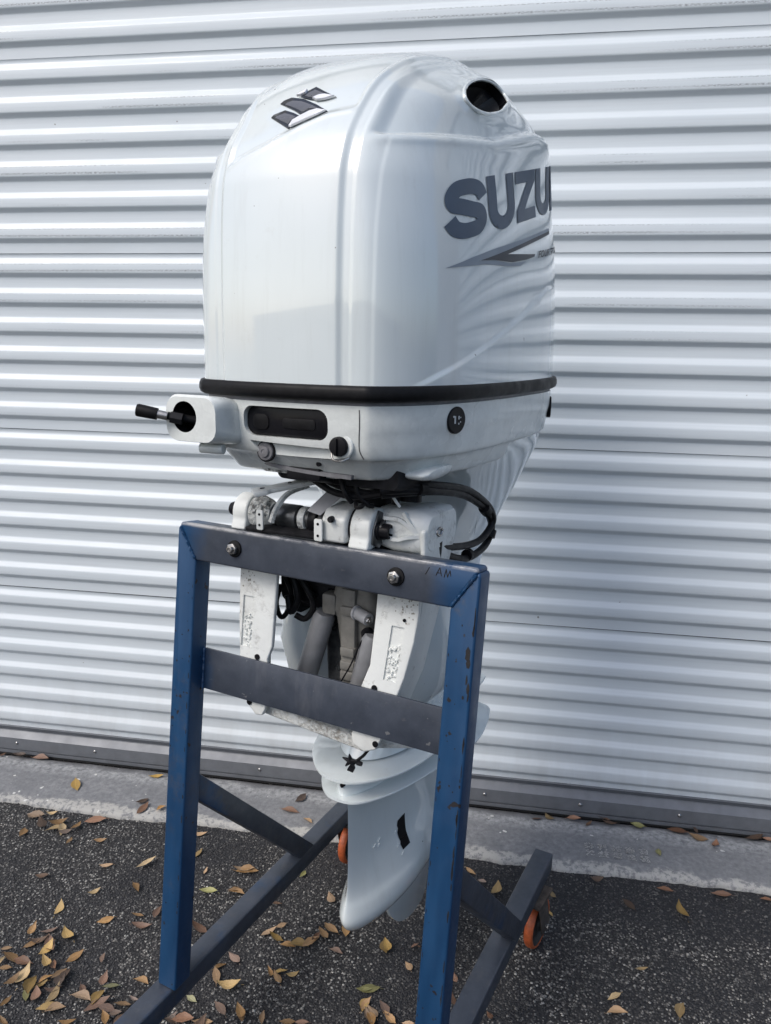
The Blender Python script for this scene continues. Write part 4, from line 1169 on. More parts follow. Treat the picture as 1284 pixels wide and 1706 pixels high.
for nm, F_, s_ in (('clamp_bracket', FL, -1), ('clamp_bracket', FR, 1)):
    o = flange(nm, F_)
    # side web running aft from the outer edge
    ue = -.161 if s_ < 0 else .212
    web = [(ue, -.004), (ue, -.10), (ue+(.012 if s_ < 0 else -.018), -.215), (ue+(.02 if s_ < 0 else -.045), -.30)]
    g = G(); vs = []
    for u, h in web:
        vs += [SPT(u, .056, h), SPT(u-s_*.010, .056, h), SPT(u-s_*.010, .056+.085+h*.06, h), SPT(u, .056+.085+h*.06, h)]
    fs = []
    for i in range(len(web)-1): fs += [(i*4+k, i*4+(k+1) % 4, i*4+4+(k+1) % 4, i*4+4+k) for k in range(4)]
    fs += [(0, 1, 2, 3), tuple(range(len(vs)-4, len(vs)))[::-1]]
    em('bracket_web', g.add(vs, fs), M['casting'], o, bevel=.002)
    # slotted pocket: raised rim round a sunk, scabby floor
    cu = (-.138 if s_ < 0 else .1755); h0, h1 = -.128, -.225
    wv = .012
    lean_ = 0 if s_ < 0 else -.10
    P = [(cu-wv, h0), (cu+wv, h0), (cu+wv+lean_*(h0-h1)*.9, h1), (cu-wv+lean_*(h0-h1)*.9, h1)]
    pan_cut(G().hexa([SPT(u, t, h) for t in (.040, .0495) for u, h in P]), M['casting'], o)
    o.data.name = nm; o.data.set_sharp_from_angle(angle=R(35))
    g = G(); rz = random.Random(31+s_)
    for i in range(44):
        f_ = .35+.65*rz.random(); uu = cu+rz.uniform(-.010, .010)+lean_*(h0-h1)*.9*f_; hh = h0+(h1-h0)*f_
        r_ = rz.uniform(.0014, .0040)
        g.frust(SPT(uu, .0497, hh), SPT(uu+rz.uniform(-.001, .001), .0497-rz.uniform(.002, .0048), hh), r_, r_*rz.uniform(.3, .7), 7)
    tag(em('paint_scabs', g, M['casting'], o), kind='stuff')
    hc = -.075 if s_ < 0 else -.085; cu2 = cu-.006 if s_ < 0 else cu+.014
    g = G(); rz = random.Random(9+s_)
    for i in range(46):
        q = (cu2+rz.gauss(0, .009), hc+rz.gauss(0, .018)); r_ = rz.uniform(.0006, .0022)
        if not (-.159 < q[0] < -.08 or .134 < q[0] < .210): continue
        g.add([SPT(q[0]+math.cos(6.283*k/6)*r_*rz.uniform(.6, 1.2), .0457, q[1]+math.sin(6.283*k/6)*r_*rz.uniform(.6, 1.2)) for k in range(6)], [tuple(range(6))])
    tag(em('corrosion_pits', g, M['pits'], o), kind='stuff')
    # adjusting holes seen just over and under the flat bar
    for hu, hh in (((-.110, -.240), (-.122, -.330)) if s_ < 0 else ((.140, -.243), (.150, -.341), (.187, -.115))):
        c = SPT(hu, .0455, hh); d = (SPT(hu, -1, hh)-SPT(hu, 0, hh)).normalized()
        em('bracket_hole', G().cyl(c, c+d*.0016, .0055 if hh < -.2 else .003, 16), M['inside'], o)
# tilt tube and everything strung on it, above the bar
TZ, TV = 1.170, -1.030
def tub(name, u0, u1, r, mat, par=None, n=32, **k): return em(name, G().cyl((u0, TV, TZ), (u1, TV, TZ), r, n), mat, par, **k)
tube_ = tub('tilt_tube', -.150, .140, .0175, M['shaft'])
tub('tube_collar', -.072, -.030, .0225, M['shaft'], tube_, bevel=.002)
tub('tube_collar', -.002, .014, .0245, M['black'], tube_, bevel=.002)
tub('tube_collar', -.026, -.012, .0215, M['dirtycast'], tube_, bevel=.002)
# left end: nut, white ring, greasy open casting
em('tilt_nut', G().lathe((-.158, TV, TZ), (-1, 0, 0), [(0, .018), (.003, .0185), (.004, .013), (.022, .013), (.026, .0115), (.027, .009), (.021, .008), (.021, 0)], 24), M['black'], tube_)
def knuckle(name, u0, u1, r, mat, foot, z_lo=1.1385):
    """ring round the tube whose front cheek hooks down over the bar"""
    pro = [(TV+r*math.cos(R(a)), TZ+r*math.sin(R(a))) for a in range(-10, 200, 12)]
    pro += [(TV-foot, z_lo), (TV-foot+.012, z_lo-.003), (TV+r*.9, z_lo+.004)]
    return em(name, G().prism([(a, b) for a, b in pro], (u0, 0, 0), (0, 1, 0), (0, 0, 1), (u1-u0, 0, 0)), mat, bevel=.004, seg=3)
kl = knuckle('bracket_knuckle', -.158, -.126, .034, M['casting'], .040, 1.1435)
g = G().lathe((-.125, TV, TZ), (1, 0, 0), [(0, .030), (.010, .032), (.016, .030), (.026, .027), (.032, .023), (.040, .021)], 24)
em('greasy_boss', g, M['dirtycast'], kl)
rr_ = random.Random(8); g = G()
for i in range(16):
    a = R(rr_.uniform(110, 250)); q = Vector((-.118+rr_.uniform(0, .034), TV+.029*math.cos(a), TZ+.029*math.sin(a)*.9))
    g.frust(q, q+Vector((rr_.uniform(-.004, .004), -.004, rr_.uniform(-.003, .003))), rr_.uniform(.003, .007), rr_.uniform(.001, .004), 7)
em('grease_lump', g, M['dirtycast'], kl)
em('saddle_floor', G().hexa([(-.122, -1.070, 1.143), (.040, -1.070, 1.146), (.040, -.98, 1.150), (-.124, -.98, 1.148), (-.124, -1.072, 1.150), (.040, -1.072, 1.153), (.040, -.98, 1.162), (-.124, -.98, 1.160)]), M['dark'], bevel=.002)
def lug(u0, u1, v, z0, z1):
    g = G().prism(rrect(u1-u0, z1-z0, .003, 4, (u0+u1)/2, (z0+z1)/2), (0, v, 0), (1, 0, 0), (0, 0, 1), (0, .004, 0))
    o = em('ear_lug', g, M['casting'], bevel=.0008)
    for fr in (.25, .78):
        em('lug_hole', G().cyl(((u0+u1)/2, v-.0006, z0+(z1-z0)*fr), ((u0+u1)/2, v+.001, z0+(z1-z0)*fr), .0024, 12), M['inside'], o)
    return o
lug(-.094, -.080, -1.076, 1.150, 1.186)
# right end: white block, seam, ring, dark flange, nut
em('cross_block', G().prism([(TV-.042, 1.146), (TV-.044, 1.186), (TV-.030, 1.202), (TV+.02, 1.207), (TV+.05, 1.19), (TV+.05, 1.15)], (.040, 0, 0), (0, 1, 0), (0, 0, 1), (.047, 0, 0)), M['casting'], bevel=.006, seg=3)
lug(.031, .047, -1.082, 1.148, 1.186)
em('grease_nipple', G().cyl((.063, -1.081, 1.188), (.060, -1.071, 1.187), .0055, 10).cyl((.0645, -1.087, 1.1885), (.063, -1.080, 1.188), .0034, 10), M['dark'])
em('joint_seal', G().cyl((.0872, TV, 1.170), (.0905, TV, 1.170), .0345, 32), M['dark'])
kr = knuckle('bracket_knuckle', .0907, .1290, .0365, M['casting'], .043, 1.142)
em('nut_flange', G().prism([(-.008, .034), (-.026, .004), (-.030, -.020), (-.006, -.032), (.014, -.018), (.018, .010), (.006, .028)], (.1292, TV, TZ), (0, 1, 0), (0, 0, 1), (.003, 0, 0)), M['shaft'], kr, bevel=.001)
em('tilt_nut', G().lathe((.131, TV-.006, TZ-.001), (1, 0, 0), [(0, .0165), (.004, .0165), (.006, .0130), (.019, .0130), (.022, .0118), (.0225, .008), (.016, .0075), (.016, 0)], 24), M['black'], kr)
# flared casting behind the right knuckle
def rr2(u, w, h, v, z, r=.012): return [Vector((u, v+a, z+b)) for a, b in rrect(w, h, r, 5)]
g = G().loft([rr2(.118, .070, .066, -.990, 1.170, .02), rr2(.150, .090, .074, -.985, 1.168, .022), rr2(.185, .120, .076, -.968, 1.168, .024), rr2(.206, .132, .070, -.960, 1.166, .024), rr2(.214, .120, .058, -.960, 1.166, .022)])
cast = em('flared_casting', g, M['casting'], sharp=40)
em('casting_rib', G().ribbon([(.140, -1.035, 1.192), (.170, -1.032, 1.190), (.200, -1.024, 1.164)], .006, .006), M['casting'], cast)
em('casting_rib', G().ribbon([(.172, -1.027, 1.203), (.188, -1.029, 1.182), (.205, -1.020, 1.160)], .005, .006), M['casting'], cast)
em('casting_rib', G().ribbon([(.135, -1.035, 1.160), (.165, -1.036, 1.158), (.185, -1.034, 1.164), (.212, -1.015, 1.165)], .005, .006), M['casting'], cast)
em('bracket_cheek', G().prism([(-1.030, 1.175), (-1.026, 1.130), (-1.018, 1.085), (-.93, 1.085), (-.90, 1.14), (-.905, 1.185), (-.96, 1.198)], (.203, 0, 0), (0, 1, 0), (0, 0, 1), (.010, 0, 0)), M['casting'], cast, bevel=.004, seg=3)
# steering arm
g = G().ribbon([(-.078, -1.105, 1.222), (-.058, -1.085, 1.227), (-.030, -1.055, 1.2335), (.005, -1.022, 1.240), (.050, -1.00, 1.241), (.095, -1.005, 1.236), (.135, -1.02, 1.228)], lambda t: .032+.010*(t < .15), .009)
arm = em('steering_arm', g, M['casting'], bevel=.0025)
em('arm_hole', G().cyl((-.066, -1.093, 1.2282), (-.066, -1.093, 1.2306), .0045, 14), M['inside'], arm)
em('arm_hole', G().cyl((-.034, -1.058, 1.236), (-.034, -1.058, 1.2385), .0035, 14), M['inside'], arm)
em('arm_gusset', G().ribbon([(-.066, -1.070, 1.165), (-.060, -1.062, 1.190), (-.046, -1.045, 1.215), (-.020, -1.02, 1.228)], .014, .006), M['dirtycast'], arm)
em('arm_shield', G().add([(.010, -1.07, 1.195), (.036, -1.07, 1.190), (.060, -1.03, 1.222), (.020, -1.02, 1.222), (.010, -1.068, 1.197), (.036, -1.068, 1.192), (.060, -1.028, 1.224), (.020, -1.018, 1.224)], [(0, 1, 2, 3), (7, 6, 5, 4), (0, 1, 5, 4), (1, 2, 6, 5), (2, 3, 7, 6), (3, 0, 4, 7)]), M['cylinder'], arm)
# mount bracket and clutter between cover and bracket
em('upper_mount', G().loft([rr3(.075, 1.268, .23, .036, .012, -1.085), rr3(.075, 1.262, .25, .05, .014, -1.03), rr3(.075, 1.255, .22, .06, .014, -.95)]), M['dark'], sharp=40)
em('mount_tray', G().loft([rr3(.028, 1.2755, .150, .020, .008, -1.118), rr3(.03, 1.273, .17, .026, .008, -1.07), rr3(.04, 1.27, .20, .03, .008, -.98)]), M['dirtycast'], sharp=40)
em('mount_tray_lip', G().ribbon([(-.052, -1.098, 1.292), (-.040, -1.118, 1.284), (-.010, -1.128, 1.279), (.06, -1.130, 1.2745), (.13, -1.124, 1.2715)], .010, .006), M['grey_gasket'])
em('mount_pad', G().loft([rr3(.045, 1.2705, .062, .020, .006, -1.134), rr3(.047, 1.266, .07, .026, .006, -1.10)]), M['black'], bevel=.001)
em('drip_pin', G().cyl((-.010, -1.115, 1.278), (-.010, -1.115, 1.262), .0028, 10), M['black'])
em('steering_stem', G().cyl((CU+.05, -.96, 1.10), (CU+.05, -.96, 1.27), .036, 28), M['dark'])
em('rubber_bush', G().cyl((.165, -.990, 1.215), (.165, -.985, 1.262), .020, 24).cyl((.150, -1.015, 1.212), (.150, -1.012, 1.262), .007, 14), M['black'])
em('white_stay', G().ribbon([(.150, -1.05, 1.262), (.158, -1.045, 1.235), (.168, -1.035, 1.214)], .007, .004), M['casting'])
for pts_, r_ in (([(.02, -1.075, 1.255), (.07, -1.080, 1.235), (.12, -1.07, 1.232), (.17, -1.06, 1.245), (.19, -1.04, 1.255)], .0058),
                 ([(.05, -1.06, 1.262), (.09, -1.075, 1.246), (.13, -1.065, 1.238), (.16, -1.05, 1.25)], .005),
                 ([(.085, -1.085, 1.262), (.098, -1.092, 1.238), (.103, -1.08, 1.222)], .0042),
                 ([(.108, -1.07, 1.265), (.110, -1.075, 1.24), (.125, -1.068, 1.219), (.128, -1.055, 1.214)], .0045),
                 ([(-.02, -1.06, 1.262), (.03, -1.055, 1.25), (.07, -1.05, 1.238), (.10, -1.03, 1.228)], .006)):
    em('hose', G().tube(pts_, r_, 10), M['hose'])
em('hose_clip', G().tube([(.108, -1.075, 1.220), (.114, -1.083, 1.215), (.122, -1.080, 1.217), (.122, -1.070, 1.222)], .0036, 8), M['hose'])
# the cable loop hanging out to port
L1 = [(.155, -1.080, 1.246), (.185, -1.055, 1.247), (.205, -1.000, 1.240), (.215, -.905, 1.222), (.218, -.840, 1.200), (.222, -.772, 1.166), (.220, -.728, 1.125), (.216, -.752, 1.090), (.212, -.835, 1.084), (.205, -.905, 1.104), (.205, -.950, 1.130), (.205, -.972, 1.150)]
L2 = [(.155, -1.070, 1.253), (.187, -1.047, 1.253), (.208, -.990, 1.247), (.219, -.895, 1.228), (.224, -.830, 1.205), (.227, -.765, 1.170), (.226, -.740, 1.138), (.220, -.778, 1.112), (.214, -.835, 1.110), (.208, -.925, 1.126), (.205, -.966, 1.142)]
L0 = [(.155, -1.074, 1.238), (.190, -1.040, 1.240), (.21, -.970, 1.232), (.216, -.880, 1.212), (.219, -.815, 1.188)]
em('trim_cable', G().tube(L1, .0072, 12, 8), M['hose'])
em('trim_cable', G().tube(L2, .0068, 12, 8), M['hose'])
em('trim_cable', G().tube(L0, .0056, 12, 8), M['hose'])
for q0, q1 in (((.2235, -.787, 1.174), (.224, -.770, 1.163)), ((.221, -.742, 1.106), (.222, -.735, 1.120)), ((.198, -1.03, 1.2455), (.202, -1.015, 1.2435)), ((.212, -.838, 1.090), (.212, -.825, 1.090))):
    em('cable_tie', G().cyl(q0, q1, .0112, 14), M['rubber'])
em('connector', G().prism(rrect(.030, .040, .012, 5), (.196, -.978, 1.158), (0, .9, -.3), (0, .3, .95), (.016, 0, 0)), M['black'], bevel=.002)
em('connector_eye', G().tube([(.2145, -.986, 1.166), (.216, -.976, 1.172), (.216, -.966, 1.166), (.215, -.974, 1.158)], .0022, 8, 6, True), M['steel'])
em('connector_sleeve', G().frust((.203, -.965, 1.145), (.200, -.958, 1.085), .0125, .0105, 16), M['hose'])
# swivel bracket, ram, cylinders seen through the stand
em('swivel_bracket', G().loft([[Vector((u, v, z)) for u, v in rrect(w, d, .018, 5, .045, -.935)] for z, w, d in ((1.15, .085, .07), (1.06, .078, .07), (1.02, .092, .085), (.99, .105, .09), (.97, .084, .075), (.92, .072, .07), (.86, .066, .066), (.80, .062, .06))]), M['swivel'], sharp=40)
em('swivel_dark_backing', G().loft([[Vector((cx+a, -.905+b, z)) for a, b in rrect(w_, .05, .012, 4)] for z, cx, w_ in ((.80, .035, .15), (.92, .035, .16), (1.0, .035, .16), (1.10, .035, .16))]), M['shaft'])  # grey casting behind the swivel, put in to darken the recess
em('swivel_rib', G().box((.026, -.985, .80), (.056, -.966, 1.035)), M['swivel'], bevel=.003)
for z in (.995, .915, .888, .868):
    em('swivel_boss', G().box((.028, -.992, z-.009), (.058, -.975, z+.009)), M['swivel'], bevel=.003)
em('side_ear', G().box((-.018, -.982, .978), (.012, -.950, 1.018)), M['swivel'], bevel=.005)
em('pivot_arm', G().cyl((.060, -.985, .995), (.094, -1.000, .992), .0115, 20).cyl((.058, -.985, .995), (.064, -.987, .995), .0140, 20), M['cylinder'], bevel=.002)
def bolt(p, d, r, L, mat=M['steel']):
    p = Vector(p); d = Vector(d).normalized()
    return em('hex_bolt', G().frust(p, p+d*L, r, r, 6).cyl(p+d*L*.9, p+d*(L+r*.5), r*.55, 12), mat, bevel=.0006)
bolt((.092, -1.001, .992), (.9, -.45, -.05), .0070, .008)
bolt((.088, -.990, .955), (.5, -.85, 0), .0070, .007)
em('bolt_seat', G().cyl((.080, -.980, .958), (.088, -.990, .955), .012, 20), M['black'])
em('port_block', G().box((.095, -.955, .96), (.150, -.925, 1.04)), M['dark'], bevel=.004)
em('trim_cylinder', G().lathe((.098, -.985, .960), (-.28, .05, -1), [(0, .017), (.01, .0215), (.15, .0215), (.16, .018), (.162, 0)], 28), M['ram'])
em('trim_cylinder', G().lathe((-.020, -.965, .975), (-.34, .05, -1), [(0, .017), (.01, .0215), (.17, .0215), (.18, .018), (.182, 0)], 28), M['ram'])
em('lower_shade_block', G().loft([rr3(-.075, 1.025, .11, .10, .02, -.955), rr3(-.075, 1.025, .12, .11, .02, -.90)]), M['dark'], bevel=.002)  # dark block standing in for the shadow behind the left flange
em('mount_tongue', G().box((-.125, -.95, .955), (-.085, -.915, .985)), M['dark'], bevel=.005)
em('upper_shade_block', G().box((-.07, -.96, 1.02), (.13, -.90, 1.13)), M['dark'], bevel=.004)  # dark block put in as shadow behind the crossbar
em('bond_wire', G().tube([(.088, -.994, .962), (.078, -1.000, .945), (.060, -1.005, .900), (.040, -1.008, .860), (.034, -1.008, .83)], .0016, 6), M['black'])
for pts_, r_ in (([(-.105, -.985, 1.05), (-.09, -.975, 1.0), (-.098, -.980, .965), (-.110, -.985, .955), (-.116, -.99, .985), (-.108, -.985, 1.02)], .005),
                 ([(-.10, -.97, 1.06), (-.06, -.98, 1.03), (-.04, -.975, .99), (-.055, -.98, .96), (-.075, -.985, .965)], .006),
                 ([(-.115, -.97, 1.05), (-.085, -.98, 1.04), (-.07, -.985, 1.0), (-.085, -.985, .97), (-.095, -.98, 1.0)], .007),
                 ([(-.12, -.98, 1.07), (-.06, -.99, 1.05), (-.02, -.98, 1.055), (.0, -.97, 1.07)], .009),
                 ([(-.11, -.96, 1.05), (-.10, -.955, 1.01), (-.07, -.95, .99), (-.05, -.95, 1.01)], .012),
                 ([(-.090, -.99, 1.045), (-.080, -.995, 1.055), (-.068, -.99, 1.055)], .0012)):
    em('wiring', G().tube(pts_, r_, 10), M['steel'] if r_ < .002 else M['hose'])
# corroded crosspiece at the foot of the brackets
an = em('lower_anode', G().hexa([(-.115, -1.055, .785), (.118, -1.055, .765), (.118, -1.015, .765), (-.115, -1.015, .785), (-.115, -1.052, .803), (.118, -1.052, .786), (.118, -1.015, .790), (-.115, -1.015, .808)]), M['corroded'], bevel=.004, seg=3)
em('anode_stud', G().box((-.098, -1.05, .785), (-.082, -1.02, .825)), M['dirtycast'], an, bevel=.002)
em('anode_plate', G().hexa([(.118, -1.045, .768), (.225, -1.00, .775), (.22, -.95, .778), (.118, -.98, .772), (.118, -1.045, .778), (.225, -1.00, .785), (.22, -.95, .788), (.118, -.98, .784)]), M['corroded'], an, bevel=.002)
tg = em('bonding_wire', G().tube([(.135, -1.06, .785), (.122, -1.062, .765), (.108, -1.063, .750), (.098, -1.064, .738)], .0028, 8), M['black'])
g = G()
for a in (20, 95, 165, 235, 310):
    c0 = Vector((.097, -1.066, .748)); g.frust(c0, c0+Vector((math.cos(R(a))*.016, -.002, math.sin(R(a))*.014)), .0055, .0012, 7)
g.frust((.094, -1.067, .735), (.104, -1.066, .731), .006, .004, 8)
g.frust((.110, -1.064, .748), (.119, -1.064, .747), .005, .004, 8)
em('wire_terminal', g, M['black'], tg)

LEAVES = [
    (-1.412, -0.315, 0.006, 0.069, -0.07, 'tan'), (-1.365, -0.303, 0.006, 0.041, 0.19, 'yellow'), (-1.324, -0.339, 0.006, 0.058, 0.5, 'tan'),
    (-1.371, -0.355, 0.006, 0.067, -0.9, 'brown'), (-1.212, -0.312, 0.006, 0.066, 0.5, 'rust'), (-1.148, -0.395, 0.006, 0.037, 0.42, 'tan'),
    (-1.237, -0.415, 0.006, 0.03, 1.61, 'tan'), (-1.402, -0.403, 0.006, 0.04, 1.84, 'tan'), (-0.96, -0.474, 0.006, 0.064, 1.04, 'yellow'),
    (-1.075, -0.491, 0.006, 0.038, 0.19, 'tan'), (-1.226, -0.566, 0.006, 0.037, 0.19, 'brown'), (-0.948, -0.561, 0.006, 0.045, -0.77, 'tan'),
    (-1.052, -0.593, 0.006, 0.036, 0.6, 'yellow'), (-1.113, -0.668, 0.006, 0.046, 1.74, 'yellow'), (-0.969, -0.684, 0.006, 0.042, 0.72, 'tan'),
    (-0.892, -0.659, 0.006, 0.035, -0.13, 'tan'), (-0.868, -0.684, 0.006, 0.055, 0.18, 'rust'), (-0.848, -0.637, 0.006, 0.045, 1.61, 'rust'),
    (-1.128, -0.755, 0.006, 0.049, 1.76, 'tan'), (-1.031, -0.75, 0.006, 0.062, -0.64, 'yellow'), (-1.159, -0.816, 0.006, 0.028, 0.58, 'tan'),
    (-1.128, -0.844, 0.006, 0.054, -0.32, 'tan'), (-1.095, -0.844, 0.006, 0.056, -0.18, 'rust'), (-1.121, -0.873, 0.006, 0.034, 0.18, 'tan'),
    (-1.083, -0.901, 0.006, 0.043, 1.14, 'tan'), (-1.143, -0.853, 0.006, 0.028, 1.77, 'yellow'), (-0.984, -0.867, 0.006, 0.04, 1.11, 'tan'),
    (-0.965, -0.865, 0.006, 0.039, 1.68, 'brown'), (-1.009, -0.902, 0.006, 0.031, 0.97, 'yellow'), (-0.975, -0.905, 0.006, 0.042, 0.29, 'rust'),
    (-1.026, -0.935, 0.006, 0.037, -0.85, 'green'), (-1.06, -0.956, 0.006, 0.034, 1.4, 'tan'), (-0.896, -0.92, 0.006, 0.054, -0.18, 'tan'),
    (-0.904, -0.899, 0.006, 0.041, -0.8, 'rust'), (-0.871, -0.862, 0.006, 0.042, 1.8, 'rust'), (-0.845, -0.878, 0.006, 0.038, 0.29, 'green'),
    (-0.857, -0.912, 0.006, 0.045, 1.41, 'yellow'), (-0.784, -0.852, 0.006, 0.037, -0.11, 'tan'), (-0.793, -0.922, 0.006, 0.038, -0.01, 'tan'),
    (-0.825, -0.936, 0.006, 0.046, -0.01, 'rust'), (-0.815, -0.962, 0.006, 0.044, -0.93, 'tan'), (-0.89, -0.982, 0.006, 0.042, 0.18, 'tan'),
    (-1.028, -1.006, 0.006, 0.036, -0.46, 'tan'), (-0.777, -0.898, 0.006, 0.025, -0.18, 'pink'), (-0.907, -0.806, 0.006, 0.028, 1.81, 'pink'),
    (-0.867, -0.306, 0.006, 0.049, 0.05, 'tan'), (-0.838, -0.396, 0.006, 0.044, 1.25, 'yellow'), (-0.679, -0.444, 0.006, 0.059, 0.06, 'tan'),
    (-0.745, -0.541, 0.006, 0.054, 0.06, 'green'), (-0.677, -0.519, 0.006, 0.042, 0.44, 'tan'), (-0.666, -0.534, 0.006, 0.045, -0.05, 'tan'),
    (-0.715, -0.678, 0.006, 0.056, -0.4, 'rust'), (-0.595, -0.746, 0.006, 0.044, -0.62, 'pink'), (-0.621, -0.775, 0.006, 0.036, 0.88, 'tan'),
    (-0.619, -0.804, 0.006, 0.051, -1.12, 'tan'), (-0.58, -0.823, 0.006, 0.056, 0.18, 'yellow'), (-0.65, -0.872, 0.006, 0.037, -0.5, 'green'),
    (-0.574, -0.89, 0.006, 0.053, -0.72, 'pink'), (-0.527, -0.894, 0.006, 0.045, -1.01, 'tan'), (-0.672, -0.926, 0.006, 0.025, 1.09, 'pink'),
    (-0.643, -0.933, 0.006, 0.048, 0.18, 'rust'), (-0.599, -0.93, 0.006, 0.049, 0.08, 'tan'), (-0.668, -0.94, 0.006, 0.032, -0.18, 'brown'),
    (-1.362, -0.167, 0.018, 0.061, -0.94, 'yellow'), (-1.109, -0.207, 0.018, 0.045, 0.84, 'brown'), (-1.089, -0.241, 0.018, 0.062, 1.36, 'rust'),
    (-1.125, -0.072, 0.018, 0.053, 0.19, 'yellow'), (-1.658, -0.043, 0.018, 0.055, 0.04, 'brown'), (-1.583, -0.033, 0.018, 0.059, 0.04, 'rust'),
    (-1.727, -0.043, 0.018, 0.031, 1.35, 'rust'), (-1.03, -0.233, 0.018, 0.036, 1.1, 'tan'), (-0.609, -0.098, 0.018, 0.046, 1.01, 'brown'),
    (-0.622, -0.171, 0.018, 0.063, -0.03, 'rust'), (-0.555, -0.205, 0.018, 0.05, -0.7, 'tan'), (-0.669, -0.443, 0.006, 0.063, 0.06, 'tan'),
    (-0.407, -0.501, 0.006, 0.039, -0.95, 'tan'), (-0.55, -0.555, 0.006, 0.035, 0.18, 'brown'), (-0.784, -0.463, 0.006, 0.022, 1.58, 'tan'),
    (-0.511, -0.425, 0.006, 0.029, 1.22, 'green'), (-0.537, -0.652, 0.006, 0.054, 0.99, 'tan'), (-0.514, -0.623, 0.006, 0.031, 0.66, 'tan'),
    (-0.513, -0.669, 0.006, 0.049, -0.42, 'yellow'), (-0.477, -0.684, 0.006, 0.04, 0.07, 'tan'), (-0.45, -0.681, 0.006, 0.048, 0.18, 'yellow'),
    (-0.423, -0.666, 0.006, 0.05, 0.85, 'tan'), (-0.412, -0.65, 0.006, 0.042, 1.23, 'rust'), (-0.397, -0.638, 0.006, 0.041, -0.78, 'tan'),
    (-0.383, -0.609, 0.006, 0.051, -0.63, 'tan'), (-0.348, -0.612, 0.006, 0.049, -1.22, 'tan'), (-0.353, -0.684, 0.006, 0.034, -0.24, 'pink'),
    (-0.261, -0.778, 0.006, 0.034, -0.03, 'green'), (-0.252, -0.822, 0.006, 0.036, 1.13, 'tan'), (-0.241, -0.853, 0.006, 0.042, -1.0, 'tan'),
    (-0.472, -0.895, 0.006, 0.033, 1.74, 'tan'), (-0.415, -0.896, 0.006, 0.04, 0.18, 'tan'), (-0.526, -0.894, 0.006, 0.042, -1.01, 'tan'),
    (-0.383, -0.893, 0.006, 0.035, 0.08, 'rust'), (0.032, -0.393, 0.006, 0.061, 1.23, 'yellow'), (-0.04, -0.32, 0.006, 0.038, -0.69, 'tan'),
    (-0.006, -0.362, 0.006, 0.024, -0.33, 'pink'), (-0.056, -0.706, 0.006, 0.03, -1.2, 'rust'), (-0.057, -0.771, 0.006, 0.039, -1.35, 'rust'),
    (0.027, -0.797, 0.006, 0.023, -1.05, 'rust'), (0.189, -0.38, 0.006, 0.03, -1.04, 'yellow'), (0.176, -0.455, 0.006, 0.025, -1.02, 'yellow'),
    (-0.232, -0.651, 0.006, 0.045, -1.2, 'yellow'), (-0.159, -0.63, 0.006, 0.02, -0.67, 'rust'), (0.509, -0.159, 0.018, 0.037, -1.59, 'green'),
    (0.528, -0.381, 0.006, 0.058, -1.28, 'yellow'), (0.387, -0.606, 0.006, 0.032, 0.18, 'yellow'), (0.312, -0.693, 0.006, 0.04, 0.62, 'yellow'),
    (0.313, -0.74, 0.006, 0.046, 0.12, 'tan'), (0.459, -0.707, 0.006, 0.04, 1.18, 'yellow'), (0.39, -0.378, 0.006, 0.044, -0.77, 'brown'),
    (0.269, -0.044, 0.018, 0.041, 0.04, 'rust'), (0.379, -0.04, 0.018, 0.043, -0.05, 'brown'), (0.464, -0.037, 0.018, 0.043, -0.05, 'green'),
    (0.584, -0.044, 0.018, 0.063, -0.05, 'rust'), (0.81, -0.03, 0.018, 0.06, 0.42, 'brown'), (0.849, -0.037, 0.018, 0.035, 0.04, 'rust'),
    (0.499, -0.3, 0.006, 0.047, -0.08, 'rust'), (0.651, -0.289, 0.006, 0.052, -0.09, 'rust'), (0.77, -0.286, 0.006, 0.037, -0.03, 'rust'),
    (0.314, -0.292, 0.006, 0.043, 0.06, 'brown'), (-0.236, -0.647, 0.006, 0.05, -1.27, 'yellow'), (-0.164, -0.631, 0.006, 0.023, 0.8, 'rust'),
    (-0.254, -0.778, 0.006, 0.053, 0.18, 'green'), (-0.252, -0.821, 0.006, 0.04, 1.3, 'yellow'), (-0.234, -0.842, 0.006, 0.042, -0.84, 'tan'),
    (-0.235, -0.86, 0.006, 0.039, -1.08, 'tan'), (-0.21, -0.83, 0.006, 0.043, -1.02, 'rust'), (-0.192, -0.851, 0.006, 0.037, -0.68, 'tan'),
    (-0.151, -0.85, 0.006, 0.029, 0.08, 'tan'), (-0.208, -0.45, 0.006, 0.023, -0.06, 'rust'), (-0.171, -0.694, 0.006, 0.034, -0.99, 'tan'),
]

